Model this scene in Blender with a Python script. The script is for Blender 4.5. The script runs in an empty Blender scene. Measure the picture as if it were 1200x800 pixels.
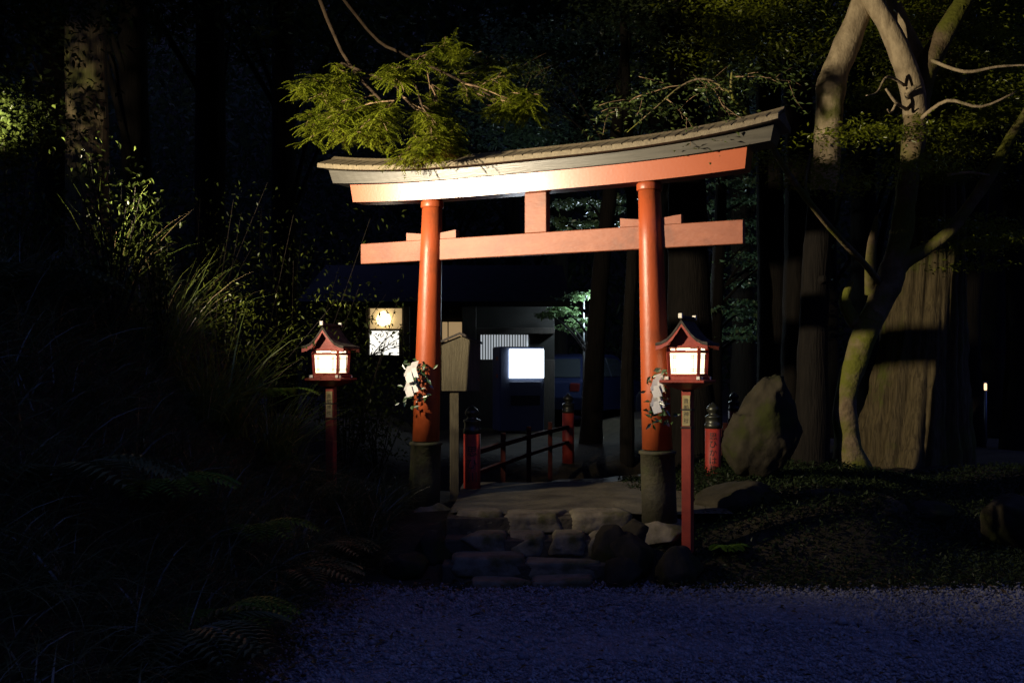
import bpy, bmesh, math, random
import numpy as np
from mathutils import Vector, Matrix, noise as mnoise

random.seed(7)
rng = np.random.default_rng(7)
scene = bpy.context.scene
COL = scene.collection
R = math.radians

# ------------------------------------------------------------------ camera
F = 1167.0                      # focal length in photograph pixels (35 mm on a 36 mm wide frame)
EYE = 1.6
cam_data = bpy.data.cameras.new('camera')
cam_data.lens = 35.0
cam_data.sensor_width = 36.0
cam_data.shift_y = 30.0 / 1200.0
cam_data.clip_start = 0.05
cam_data.clip_end = 600.0
cam = bpy.data.objects.new('camera', cam_data)
cam.location = (0, 0, EYE)
cam.rotation_euler = (R(90), 0, 0)
COL.objects.link(cam)
scene.camera = cam


def at(px, py, Y):
    return Vector(((px - 600.0) * Y / F, Y, EYE + (430.0 - py) * Y / F))


# ------------------------------------------------------------------ world: the last blue light of a night sky
world = bpy.data.worlds.new('World')
scene.world = world
world.use_nodes = True
wn = world.node_tree
wn.nodes.clear()
w_out = wn.nodes.new('ShaderNodeOutputWorld')
w_bg = wn.nodes.new('ShaderNodeBackground')
w_sky = wn.nodes.new('ShaderNodeTexSky')
w_sky.sky_type = 'NISHITA'
w_sky.sun_disc = False
w_sky.sun_elevation = R(60.0)
w_sky.sun_rotation = R(20)
w_sky.ozone_density = 5.0
w_bg.inputs['Strength'].default_value = 0.15
w_tint = wn.nodes.new('ShaderNodeMix')
w_tint.data_type = 'RGBA'
w_tint.blend_type = 'MULTIPLY'
w_tint.inputs[0].default_value = 1.0
w_tint.inputs[7].default_value = (0.54, 0.51, 1.0, 1.0)
wn.links.new(w_sky.outputs[0], w_tint.inputs[6])
wn.links.new(w_tint.outputs[2], w_bg.inputs['Color'])
wn.links.new(w_bg.outputs[0], w_out.inputs['Surface'])

# ------------------------------------------------------------------ the floodlight that stands up the bank
LAMP = Vector((-3.45, 6.30, 3.10))
AIM = Vector((0.10, 8.35, 3.45))
sd = bpy.data.lights.new('floodlight', 'SPOT')
sd.energy = 2750.0
sd.color = (1.0, 0.84, 0.60)
sd.spot_size = R(94)
sd.spot_blend = 1.0
sd.shadow_soft_size = 0.05
spot = bpy.data.objects.new('floodlight', sd)
spot.location = LAMP
spot.rotation_euler = (AIM - LAMP).to_track_quat('-Z', 'Y').to_euler()
COL.objects.link(spot)

sd2 = bpy.data.lights.new('added_trunk_spot', 'SPOT')  # added spot without a fixture, put in to light the cypress trunk
sd2.energy = 1000.0
sd2.color = (1.0, 0.84, 0.60)
sd2.spot_size = R(30)
sd2.spot_blend = 0.9
sd2.shadow_soft_size = 0.03
spot2 = bpy.data.objects.new('added_trunk_spot', sd2)
spot2.location = LAMP + Vector((-.12, .02, 0))
spot2.rotation_euler = (Vector((-3.86, 9.05, 4.0)) - LAMP).to_track_quat('-Z', 'Y').to_euler()
COL.objects.link(spot2)

vs = scene.view_settings
scene.display_settings.display_device = 'sRGB'
vs.view_transform = 'Standard'
vs.look = 'None'
vs.exposure = 0.0
vs.gamma = 1.0
vs.use_curve_mapping = False
scene.render.engine = 'CYCLES'
cy = scene.cycles
cy.use_denoising = True
cy.max_bounces = 5
cy.diffuse_bounces = 3
cy.glossy_bounces = 3
cy.transmission_bounces = 3
cy.sample_clamp_indirect = 4.0
cy.use_light_tree = True


# ------------------------------------------------------------------ materials
def material(name, color=(0.5, 0.5, 0.5), rough=0.6, color2=None, scale=8.0, detail=6.0, stretch=None, bump=0.0, bump_scale=None,
             metal=0.0, spec=0.5, coat=0.0, emit=None, emit_strength=0.0, lo=0.35, hi=0.65, moss=None, moss_lo=0.45, moss_hi=0.6, moss_scale=2.0):
    m = bpy.data.materials.new(name)
    m.use_nodes = True
    nt = m.node_tree
    N, L = nt.nodes, nt.links
    b = N['Principled BSDF']
    b.inputs['Coat IOR'].default_value = 1.6
    b.inputs['Roughness'].default_value = rough
    b.inputs['Metallic'].default_value = metal
    b.inputs['Specular IOR Level'].default_value = spec if rough < 0.84 else 0.12
    b.inputs['Coat Weight'].default_value = coat
    b.inputs['Coat Roughness'].default_value = 0.24
    b.inputs['Base Color'].default_value = (*color, 1)
    tc = N.new('ShaderNodeTexCoord')
    vec = tc.outputs['Object']
    if stretch:
        mp = N.new('ShaderNodeMapping')
        mp.inputs['Scale'].default_value = stretch
        L.new(vec, mp.inputs['Vector'])
        vec = mp.outputs['Vector']
    col_out = None
    if color2 is not None:
        nz = N.new('ShaderNodeTexNoise')
        nz.inputs['Scale'].default_value = scale
        nz.inputs['Detail'].default_value = detail
        nz.inputs['Roughness'].default_value = 0.6
        L.new(vec, nz.inputs['Vector'])
        cr = N.new('ShaderNodeValToRGB')
        cr.color_ramp.elements[0].position = lo
        cr.color_ramp.elements[1].position = hi
        cr.color_ramp.elements[0].color = (*color, 1)
        cr.color_ramp.elements[1].color = (*color2, 1)
        L.new(nz.outputs['Fac'], cr.inputs['Fac'])
        col_out = cr.outputs['Color']
    if moss is not None:
        nm = N.new('ShaderNodeTexNoise')
        nm.inputs['Scale'].default_value = moss_scale
        nm.inputs['Detail'].default_value = 8
        nm.inputs['Roughness'].default_value = 0.65
        L.new(tc.outputs['Object'], nm.inputs['Vector'])
        rm = N.new('ShaderNodeValToRGB')
        rm.color_ramp.elements[0].position = moss_lo
        rm.color_ramp.elements[1].position = moss_hi
        L.new(nm.outputs['Fac'], rm.inputs['Fac'])
        mx = N.new('ShaderNodeMix')
        mx.data_type = 'RGBA'
        L.new(rm.outputs['Color'], mx.inputs[0])
        if col_out is not None:
            L.new(col_out, mx.inputs[6])
        else:
            mx.inputs[6].default_value = (*color, 1)
        mx.inputs[7].default_value = (*moss, 1)
        col_out = mx.outputs[2]
    if col_out is not None:
        L.new(col_out, b.inputs['Base Color'])
    if bump > 0:
        nb = N.new('ShaderNodeTexNoise')
        nb.inputs['Scale'].default_value = bump_scale or scale * 2
        nb.inputs['Detail'].default_value = 8
        L.new(vec, nb.inputs['Vector'])
        bp = N.new('ShaderNodeBump')
        bp.inputs['Strength'].default_value = bump
        bp.inputs['Distance'].default_value = 0.02
        L.new(nb.outputs['Fac'], bp.inputs['Height'])
        L.new(bp.outputs['Normal'], b.inputs['Normal'])
    if emit is not None:
        b.inputs['Emission Color'].default_value = (*emit, 1)
        b.inputs['Emission Strength'].default_value = emit_strength
    return m


def leaf_material(name, c1, c2, scale=3.0, trans=0.35, gloss=0.05):
    m = bpy.data.materials.new(name)
    m.use_nodes = True
    nt = m.node_tree
    N, L = nt.nodes, nt.links
    N.clear()
    out = N.new('ShaderNodeOutputMaterial')
    tc = N.new('ShaderNodeTexCoord')
    nz = N.new('ShaderNodeTexNoise')
    nz.inputs['Scale'].default_value = scale
    nz.inputs['Detail'].default_value = 5
    L.new(tc.outputs['Object'], nz.inputs['Vector'])
    cr = N.new('ShaderNodeValToRGB')
    cr.color_ramp.elements[0].position = 0.35
    cr.color_ramp.elements[1].position = 0.68
    cr.color_ramp.elements[0].color = (*c1, 1)
    cr.color_ramp.elements[1].color = (*c2, 1)
    L.new(nz.outputs['Fac'], cr.inputs['Fac'])
    d = N.new('ShaderNodeBsdfDiffuse')
    t = N.new('ShaderNodeBsdfTranslucent')
    g = N.new('ShaderNodeBsdfGlossy')
    g.inputs['Roughness'].default_value = 0.35
    L.new(cr.outputs['Color'], d.inputs['Color'])
    L.new(cr.outputs['Color'], t.inputs['Color'])
    m1 = N.new('ShaderNodeMixShader')
    m1.inputs[0].default_value = trans
    L.new(d.outputs[0], m1.inputs[1])
    L.new(t.outputs[0], m1.inputs[2])
    m2 = N.new('ShaderNodeMixShader')
    m2.inputs[0].default_value = gloss
    L.new(m1.outputs[0], m2.inputs[1])
    L.new(g.outputs[0], m2.inputs[2])
    L.new(m2.outputs[0], out.inputs['Surface'])
    return m


M = {}
M['red'] = material('vermilion_paint', (0.350, 0.068, 0.018), 0.42, (0.285, 0.054, 0.014), scale=5, stretch=(1, 1, 0.35), bump=0.10, bump_scale=45, spec=0.4, lo=0.3, hi=0.75, moss=(0.205, 0.049, 0.017), moss_scale=4.0, moss_lo=0.52, moss_hi=0.72)
M['red_beam'] = material('vermilion_beam_paint', (0.357, 0.084, 0.026), 0.34, (0.317, 0.072, 0.023), scale=4, bump=0.04, bump_scale=50, spec=0.7, coat=0.45, lo=0.3, hi=0.75)
M['red_worn'] = material('faded_vermilion_paint', (0.281, 0.095, 0.049), 0.55, (0.216, 0.068, 0.035), scale=9, stretch=(0.5, 1, 1.5), bump=0.16, bump_scale=40, spec=0.4, lo=0.3, hi=0.7, moss=(0.162, 0.059, 0.035), moss_scale=3.2, moss_lo=0.50, moss_hi=0.68)
M['shade_rail'] = material('shade_dark_rail', (0.055, 0.012, 0.009), 0.85, (0.03, 0.009, 0.007), scale=9, bump=0.2)  # rail red darkened so the rails read as unlit; shade in the colour
M['red_lamp'] = material('lantern_red_paint', (0.302, 0.040, 0.022), 0.45, (0.216, 0.029, 0.018), scale=12, bump=0.08, bump_scale=70)
M['red_rail'] = material('railing_red_paint', (0.32, 0.028, 0.015), 0.6, (0.20, 0.018, 0.010), scale=7, bump=0.08, bump_scale=60)
M['sleeve'] = material('mossy_black_collar', (0.023, 0.020, 0.010), 0.8, (0.043, 0.038, 0.016), scale=6, bump=0.4, bump_scale=30, moss=(0.034, 0.038, 0.009), moss_scale=5)
M['kasagi'] = material('grey_weathered_beam', (0.076, 0.070, 0.055), 0.36, (0.047, 0.043, 0.033), scale=6, stretch=(0.4, 3, 6), bump=0.08, bump_scale=20, spec=0.6, coat=0.15)
M['pale_wood'] = material('pale_roof_board_wood', (0.167, 0.133, 0.077), 0.7, (0.105, 0.081, 0.045), scale=9, stretch=(6, 0.6, 3), bump=0.25, bump_scale=25)
M['board_wood'] = material('notice_board_wood', (0.082, 0.068, 0.035), 0.75, (0.051, 0.041, 0.019), scale=7, stretch=(9, 3, 0.8), bump=0.3, bump_scale=18)
M['dark_wood'] = material('dark_wood', (0.045, 0.035, 0.028), 0.75, (0.025, 0.02, 0.016), scale=8, stretch=(4, 4, 0.6), bump=0.2)
M['bark_roof'] = material('bark_shingle_roof', (0.040, 0.034, 0.028), 0.9, (0.075, 0.065, 0.055), scale=18, bump=0.5, bump_scale=40)
M['white_cap'] = material('white_painted_end', (0.75, 0.72, 0.62), 0.6, (0.6, 0.57, 0.48), scale=20)
M['paper'] = material('lit_lantern_paper', (0.8, 0.75, 0.6), 0.7, emit=(1.0, 0.80, 0.50), emit_strength=2.6)
M['shide'] = material('white_paper', (0.640, 0.624, 0.592), 0.7)
M['plate'] = material('aged_name_plate', (0.42, 0.35, 0.16), 0.7, (0.30, 0.24, 0.10), scale=14, bump=0.1)
M['ink'] = material('black_ink', (0.012, 0.011, 0.010), 0.6)
M['bronze'] = material('tarnished_bronze', (0.068, 0.068, 0.052), 0.38, (0.040, 0.044, 0.036), scale=14, metal=0.75, bump=0.08)
M['rock'] = material('mossy_rock', (0.033, 0.028, 0.018), 0.95, (0.015, 0.013, 0.008), scale=4, bump=0.9, bump_scale=9, moss=(0.022, 0.025, 0.006), moss_scale=2.5, moss_lo=0.5, moss_hi=0.62)
M['step'] = material('step_stone', (0.170, 0.146, 0.099), 0.9, (0.095, 0.082, 0.054), scale=6, bump=0.9, bump_scale=12, moss=(0.061, 0.058, 0.020), moss_scale=4, moss_lo=0.52, moss_hi=0.66)
M['soil'] = material('dark_leaf_soil', (0.040, 0.032, 0.020), 0.95, (0.020, 0.018, 0.011), scale=3, bump=0.9, bump_scale=14)
M['path'] = material('packed_path', (0.105, 0.090, 0.062), 0.9, (0.068, 0.059, 0.040), scale=5, bump=0.5, bump_scale=22)
M['soil_path'] = material('trodden_soil', (0.075, 0.062, 0.042), 0.95, (0.04, 0.034, 0.024), scale=6, bump=0.9, bump_scale=20)
M['gravel'] = material('gravel_bed', (0.20, 0.195, 0.21), 0.9, (0.09, 0.088, 0.10), scale=40, bump=1.0, bump_scale=70)
M['pebble'] = material('gravel_stones', (0.225, 0.219, 0.234), 0.8, (0.105, 0.101, 0.113), scale=14, detail=2, bump=0.2, bump_scale=90)
M['cedar_bark'] = material('cedar_bark', (0.115, 0.090, 0.046), 0.95, (0.048, 0.037, 0.020), scale=5, stretch=(7, 7, 0.5), bump=0.9, bump_scale=8, moss=(0.074, 0.081, 0.019), moss_scale=1.3, moss_lo=0.52, moss_hi=0.62)
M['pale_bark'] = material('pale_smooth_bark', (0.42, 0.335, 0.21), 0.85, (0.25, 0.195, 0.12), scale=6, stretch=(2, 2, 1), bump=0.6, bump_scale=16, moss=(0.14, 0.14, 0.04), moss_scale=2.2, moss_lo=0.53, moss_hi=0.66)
M['moss_bark'] = material('mossy_bark', (0.20, 0.15, 0.085), 0.95, (0.11, 0.08, 0.045), scale=7, bump=1.0, bump_scale=20, moss=(0.11, 0.115, 0.018), moss_scale=2.0, moss_lo=0.42, moss_hi=0.56)
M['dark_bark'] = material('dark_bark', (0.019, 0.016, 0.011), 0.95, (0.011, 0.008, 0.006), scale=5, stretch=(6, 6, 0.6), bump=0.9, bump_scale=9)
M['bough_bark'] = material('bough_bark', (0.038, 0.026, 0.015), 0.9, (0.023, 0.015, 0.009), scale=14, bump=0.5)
M['shade_bark'] = material('shade_black_bark', (0.012, 0.010, 0.008), 0.95, (0.007, 0.006, 0.005), scale=5, stretch=(6, 6, 0.6), bump=0.9, bump_scale=9)  # bark darkened to near black; shade is put into the colour
M['twig'] = material('twig_bark', (0.22, 0.15, 0.085), 0.85, (0.14, 0.09, 0.05), scale=20)
M['hinoki'] = leaf_material('cypress_needles', (0.130, 0.165, 0.009), (0.190, 0.215, 0.014), 5, 0.45)
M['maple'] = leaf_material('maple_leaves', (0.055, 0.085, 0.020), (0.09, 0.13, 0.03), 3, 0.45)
M['cool_maple'] = leaf_material('lamp_lit_maple_leaves', (0.12, 0.20, 0.08), (0.17, 0.26, 0.11), 3, 0.5, 0.12)  # paler, bluer copy of the maple leaves, cool lamp light put into the colour
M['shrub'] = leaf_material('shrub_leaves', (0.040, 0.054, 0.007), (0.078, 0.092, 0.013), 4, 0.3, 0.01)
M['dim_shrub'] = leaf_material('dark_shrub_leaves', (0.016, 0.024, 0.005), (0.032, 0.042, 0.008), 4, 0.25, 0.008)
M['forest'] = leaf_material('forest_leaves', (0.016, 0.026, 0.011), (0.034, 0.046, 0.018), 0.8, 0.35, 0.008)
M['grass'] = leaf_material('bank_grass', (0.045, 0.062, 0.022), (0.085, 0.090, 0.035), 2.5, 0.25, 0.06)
M['grass_lit'] = leaf_material('lit_crest_grass', (0.079, 0.124, 0.019), (0.146, 0.168, 0.033), 3.5, 0.35, 0.03)  # lighter copy of the bank grass, floodlight brightness put into the colour
M['straw'] = leaf_material('dry_grass_stems', (0.348, 0.254, 0.121), (0.443, 0.335, 0.175), 3, 0.3, 0.05)
M['fern'] = leaf_material('fern_fronds', (0.07, 0.14, 0.018), (0.11, 0.18, 0.025), 4, 0.4, 0.04)
M['sakaki'] = leaf_material('glossy_sprig_leaves', (0.030, 0.075, 0.018), (0.065, 0.13, 0.03), 9, 0.2, 0.15)
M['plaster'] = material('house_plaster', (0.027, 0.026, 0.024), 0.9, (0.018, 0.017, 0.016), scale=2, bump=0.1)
M['shoji'] = material('lit_window_paper', (0.8, 0.8, 0.8), 0.6, emit=(1.0, 0.96, 0.85), emit_strength=1.35)
M['warm_pane'] = material('warm_lit_pane', (0.7, 0.6, 0.4), 0.6, emit=(1.0, 0.66, 0.32), emit_strength=0.32)
M['bulb'] = material('warm_bulb', (0.8, 0.75, 0.6), 0.5, emit=(1.0, 0.80, 0.45), emit_strength=4.0)
M['blind_pane'] = material('cool_glow_pane', (0.7, 0.7, 0.7), 0.6, emit=(0.85, 0.93, 1.0), emit_strength=0.42)  # added glow behind the slats, stands in for light falling on them
M['slat'] = material('dark_lattice_wood', (0.05, 0.045, 0.04), 0.7)
M['machine'] = material('machine_steel', (0.10, 0.12, 0.18), 0.35, metal=0.1)
M['display'] = material('machine_display', (0.8, 0.85, 0.9), 0.3, emit=(0.80, 0.90, 1.0), emit_strength=9.0)
M['sticker'] = material('orange_sticker', (0.5, 0.13, 0.05), 0.5)
M['tail_lens'] = material('dull_tail_lens', (0.05, 0.006, 0.006), 0.3)
M['car'] = material('dark_blue_car_paint', (0.007, 0.011, 0.035), 0.25, coat=0.5)
M['glass'] = material('car_glass', (0.02, 0.025, 0.03), 0.06, spec=0.8)
M['rubber'] = material('tyre_rubber', (0.02, 0.02, 0.02), 0.8)
M['chrome'] = material('rim_metal', (0.4, 0.42, 0.45), 0.3, metal=0.9)
M['car_lens'] = material('lamp_lens', (0.55, 0.6, 0.7), 0.15)
M['steel'] = material('galvanised_steel', (0.16, 0.165, 0.175), 0.45, metal=0.6)
M['cool_lamp'] = material('cool_lamp_lens', (0.8, 0.9, 1.0), 0.4, emit=(0.78, 0.90, 1.0), emit_strength=14.0)
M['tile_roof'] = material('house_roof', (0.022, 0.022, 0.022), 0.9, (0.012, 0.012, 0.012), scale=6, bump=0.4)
M['water'] = material('stream_water', (0.01, 0.012, 0.014), 0.08, bump=0.3, bump_scale=4)
M['amber'] = material('amber_lamp', (0.8, 0.5, 0.3), 0.5, emit=(1.0, 0.62, 0.32), emit_strength=2.2)
M['blue_lamp'] = material('blue_lamp', (0.3, 0.35, 0.8), 0.5, emit=(0.22, 0.28, 1.0), emit_strength=0.5)


# ------------------------------------------------------------------ mesh helpers
class MB:
    def __init__(s):
        s.v, s.f, s.sm = [], [], []

    def add(s, vs_, fs_, smooth=False):
        o = len(s.v)
        s.v += [tuple(p) for p in vs_]
        for f in fs_:
            s.f.append(tuple(i + o for i in f))
            s.sm.append(smooth)

    def box(s, c, size, ch=0.004, m=None):
        hx, hy, hz = [d / 2 for d in size]
        ch = min(ch, hx * .5, hy * .5, hz * .5)
        vs_, idx = [], {}
        for sx in (-1, 1):
            for sy in (-1, 1):
                for sz in (-1, 1):
                    for ax in range(3):
                        p = [sx * hx, sy * hy, sz * hz]
                        for k in range(3):
                            if k != ax:
                                p[k] -= math.copysign(ch, p[k])
                        idx[(sx, sy, sz, ax)] = len(vs_)
                        vs_.append(p)
        fs_ = []
        for ax in range(3):
            b_, c_ = [k for k in range(3) if k != ax]
            for sg in (-1, 1):
                q = []
                for u, w in ((-1, -1), (1, -1), (1, 1), (-1, 1)):
                    k = [0, 0, 0]
                    k[ax], k[b_], k[c_] = sg, u, w
                    q.append(idx[(*k, ax)])
                flip = (sg == 1) == (ax == 1)
                fs_.append(q[::-1] if flip else q)
            for u in (-1, 1):
                for w in (-1, 1):
                    q = []
                    for e in (-1, 1):
                        k = [0, 0, 0]
                        k[ax], k[b_], k[c_] = e, u, w
                        q.append((idx[(*k, b_)], idx[(*k, c_)]))
                    fs_.append([q[0][0], q[1][0], q[1][1], q[0][1]])
        for sx in (-1, 1):
            for sy in (-1, 1):
                for sz in (-1, 1):
                    fs_.append([idx[(sx, sy, sz, a)] for a in range(3)])
        mat = m or Matrix()
        cv = Vector(c)
        s.add([cv + (mat @ Vector(p)) for p in vs_], fs_)

    def lathe(s, prof, seg=24, c=(0, 0, 0), lean=(0, 0), smooth=True, cap=True):
        vs_, fs_ = [], []
        for r, z in prof:
            for k in range(seg):
                a = 2 * math.pi * k / seg
                vs_.append((c[0] + lean[0] * z + r * math.cos(a), c[1] + lean[1] * z + r * math.sin(a), c[2] + z))
        n = len(prof)
        for i in range(n - 1):
            for k in range(seg):
                k2 = (k + 1) % seg
                fs_.append((i * seg + k, i * seg + k2, (i + 1) * seg + k2, (i + 1) * seg + k))
        s.add(vs_, fs_, smooth)
        if cap:
            o = len(s.v) - len(vs_)
            s.f.append(tuple(o + k for k in range(seg))[::-1]); s.sm.append(False)
            s.f.append(tuple(o + (n - 1) * seg + k for k in range(seg))); s.sm.append(False)

    def tube(s, pts, rad, seg=10, rough=0.0, ridges=0, ridge=0.0, seed=0.0, sub=4, flare=0.0):
        """a limb through PTS with radii RAD; ROUGH bumps it, RIDGES cuts bark furrows"""
        P, Rr = [], []
        n = len(pts)
        pts = [Vector(p) for p in pts]
        for i in range(n - 1):
            p0, p1, p2, p3 = pts[max(i - 1, 0)], pts[i], pts[i + 1], pts[min(i + 2, n - 1)]
            for k in range(sub):
                t = k / sub
                P.append(0.5 * ((2 * p1) + (p2 - p0) * t + (2 * p0 - 5 * p1 + 4 * p2 - p3) * t * t + (3 * p1 - p0 - 3 * p2 + p3) * t ** 3))
                Rr.append(rad[i] * (1 - t) + rad[i + 1] * t)
        P.append(pts[-1]); Rr.append(rad[-1])
        vs_, fs_ = [], []
        ref = Vector((0.31, 0.95, 0.05))
        for i, p in enumerate(P):
            d = (P[min(i + 1, len(P) - 1)] - P[max(i - 1, 0)]).normalized()
            u = d.cross(ref)
            if u.length < 0.1:
                u = d.cross(Vector((1, 0, 0)))
            u.normalize()
            w = d.cross(u)
            for k in range(seg):
                a = 2 * math.pi * k / seg
                q = u * math.cos(a) + w * math.sin(a)
                r = Rr[i]
                if rough:
                    r *= 1 + rough * mnoise.noise((p + q * r) * 3.0 + Vector((seed, 0, 0))) + 0.5 * rough * mnoise.noise((p + q * r) * 9.0 + Vector((0, seed, 0)))
                if ridges:
                    r *= 1 + ridge * (mnoise.noise(Vector((q.x * ridges, q.y * ridges, p.z * 0.35 + seed))))
                vs_.append(p + q * r)
        for i in range(len(P) - 1):
            for k in range(seg):
                k2 = (k + 1) % seg
                fs_.append((i * seg + k, i * seg + k2, (i + 1) * seg + k2, (i + 1) * seg + k))
        fs_.append(tuple(range(seg))[::-1])
        fs_.append(tuple((len(P) - 1) * seg + k for k in range(seg)))
        s.add(vs_, fs_, True)
        return P, Rr

    def sweep(s, xs, prof):
        """a beam along x: PROF(x) gives the closed (y, z) outline at x (and may shift x with a third value)"""
        rows = [prof(x) for x in xs]
        n = len(rows[0])
        vs_, fs_ = [], []
        for x, row in zip(xs, rows):
            for p in row:
                vs_.append((x + (p[2] if len(p) > 2 else 0.0), p[0], p[1]))
        for i in range(len(xs) - 1):
            for k in range(n):
                k2 = (k + 1) % n
                fs_.append((i * n + k, (i + 1) * n + k, (i + 1) * n + k2, i * n + k2))
        fs_.append(tuple(range(n)))
        fs_.append(tuple((len(xs) - 1) * n + k for k in range(n))[::-1])
        s.add(vs_, fs_)

    def mesh(s, name, mat):
        me = bpy.data.meshes.new(name)
        me.from_pydata(s.v, [], s.f)
        me.polygons.foreach_set('use_smooth', s.sm)
        if mat:
            me.materials.append(mat)
        bm = bmesh.new(); bm.from_mesh(me)
        bmesh.ops.recalc_face_normals(bm, faces=bm.faces)
        bm.to_mesh(me); bm.free()
        return me

    def build(s, name, mat, parent=None, off=None):
        if off is not None:
            s.v = [(a - off[0], b - off[1], c - off[2]) for a, b, c in s.v]
        return link(name, s.mesh(name, mat), parent)


def link(name, me, parent=None, loc=None, rot=None):
    o = bpy.data.objects.new(name, me)
    COL.objects.link(o)
    if parent is not None:
        o.parent = parent
    if loc is not None:
        o.location = loc
    if rot is not None:
        o.rotation_euler = rot
    return o


def tag(o, label=None, cat=None, group=None, kind=None):
    if label: o['label'] = label
    if cat: o['category'] = cat
    if group: o['group'] = group
    if kind: o['kind'] = kind
    return o


def thing(name, label, cat, loc=(0, 0, 0), rz=0.0, group=None):
    o = bpy.data.objects.new(name, None)
    o.empty_display_size = 0.1
    COL.objects.link(o)
    o.location = loc
    o.rotation_euler = (0, 0, rz)
    return tag(o, label, cat, group)


def copy_tree(o, parent=None):
    c = o.copy()
    COL.objects.link(c)
    c.parent = parent
    for ch in list(o.children):
        copy_tree(ch, c)
    return c


def norm(a):
    return a / np.maximum(np.linalg.norm(a, axis=1, keepdims=True), 1e-9)


def leaf_mesh(name, mat, P, D, Nn, L, W, fold=0.25):
    """one kite-shaped, slightly folded leaf per row: root P, direction D, normal Nn, length L, width W"""
    P, D, Nn = np.asarray(P, float), norm(np.asarray(D, float)), np.asarray(Nn, float)
    n = len(P)
    L = np.broadcast_to(np.asarray(L, float), (n,))[:, None]
    W = np.broadcast_to(np.asarray(W, float), (n,))[:, None]
    S = norm(np.cross(D, Nn))
    U = norm(np.cross(S, D))
    V = np.empty((n, 4, 3))
    V[:, 0] = P
    V[:, 1] = P + D * L * 0.42 + S * W * 0.5 + U * W * fold
    V[:, 2] = P + D * L - U * L * 0.08
    V[:, 3] = P + D * L * 0.42 - S * W * 0.5 + U * W * fold
    me = bpy.data.meshes.new(name)
    me.vertices.add(n * 4)
    me.vertices.foreach_set('co', V.reshape(-1))
    base = (np.arange(n) * 4)[:, None]
    tri = np.concatenate([base + np.array([[0, 1, 2]]), base + np.array([[0, 2, 3]])], axis=1).reshape(-1)
    me.loops.add(len(tri))
    me.loops.foreach_set('vertex_index', tri.astype(np.int32))
    me.polygons.add(n * 2)
    me.polygons.foreach_set('loop_start', (np.arange(n * 2) * 3).astype(np.int32))
    me.update(calc_edges=True)
    me.materials.append(mat)
    return me


def blade_mesh(name, mat, P, D, L, W, droop=0.6, seg=4):
    """arching grass blades: root P, first direction D, length L, width W"""
    P, D = np.asarray(P, float), norm(np.asarray(D, float))
    n = len(P)
    L = np.broadcast_to(np.asarray(L, float), (n,))[:, None]
    W = np.broadcast_to(np.asarray(W, float), (n,))[:, None]
    droop = np.broadcast_to(np.asarray(droop, float), (n,))[:, None]
    hz = D.copy(); hz[:, 2] = 0
    hz = norm(hz + 1e-4)
    S = norm(np.cross(D, np.array([0, 0, 1.0]) + rng.normal(0, 0.25, (n, 3))))
    V = np.empty((n, 2 * seg + 1, 3))
    p = P.copy()
    d = D.copy()
    for k in range(seg):
        w = W * (1 - 0.15 * k - 0.35 * (k / seg) ** 2) * 0.5
        V[:, 2 * k] = p + S * w
        V[:, 2 * k + 1] = p - S * w
        d = norm(d + (hz * 0.25 - np.array([0, 0, 1.0])) * droop * (0.35 + 0.45 * k / seg))
        p = p + d * L / seg
    V[:, 2 * seg] = p
    f = []
    for k in range(seg - 1):
        a = 2 * k
        f += [[a, a + 1, a + 3], [a, a + 3, a + 2]]
    f.append([2 * seg - 2, 2 * seg - 1, 2 * seg])
    f = np.array(f)
    tri = ((np.arange(n) * (2 * seg + 1))[:, None, None] + f[None]).reshape(-1)
    me = bpy.data.meshes.new(name)
    me.vertices.add(n * (2 * seg + 1))
    me.vertices.foreach_set('co', V.reshape(-1))
    me.loops.add(len(tri))
    me.loops.foreach_set('vertex_index', tri.astype(np.int32))
    me.polygons.add(len(tri) // 3)
    me.polygons.foreach_set('loop_start', (np.arange(len(tri) // 3) * 3).astype(np.int32))
    me.update(calc_edges=True)
    me.polygons.foreach_set('use_smooth', [True] * (len(tri) // 3))
    me.materials.append(mat)
    return me


def rock_mesh(name, mat, size, seed, sub=3, box=2.6, amp=0.16, facets=16):
    bm = bmesh.new()
    bmesh.ops.create_icosphere(bm, subdivisions=sub, radius=1.0)
    so = Vector((seed * 7.3, seed * 3.1, seed * 1.7))
    rr_ = random.Random(seed)
    planes = [(Vector((rr_.gauss(0, 1), rr_.gauss(0, 1), rr_.gauss(0, 1))).normalized(), rr_.uniform(.68, .95)) for _ in range(facets)]
    for v in bm.verts:
        p = v.co.copy()
        k = (abs(p.x) ** box + abs(p.y) ** box + abs(p.z) ** box) ** (-1 / box)
        p = p * k
        d = 1 + amp * mnoise.noise(p * 1.3 + so) + amp * 0.55 * mnoise.noise(p * 3.1 + so) + amp * 0.25 * mnoise.noise(p * 7.0 + so)
        p = p * d
        for n_, d_ in planes:
            e_ = p.dot(n_) - d_ - .04 * mnoise.noise(p * 2.5 + so)
            if e_ > 0:
                p = p - n_ * e_ * .9
        v.co = Vector((p.x * size[0] / 2, p.y * size[1] / 2, p.z * size[2] / 2))
    for f in bm.faces:
        f.smooth = True
    me = bpy.data.meshes.new(name)
    bm.to_mesh(me); bm.free()
    me.materials.append(mat)
    return me


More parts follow.
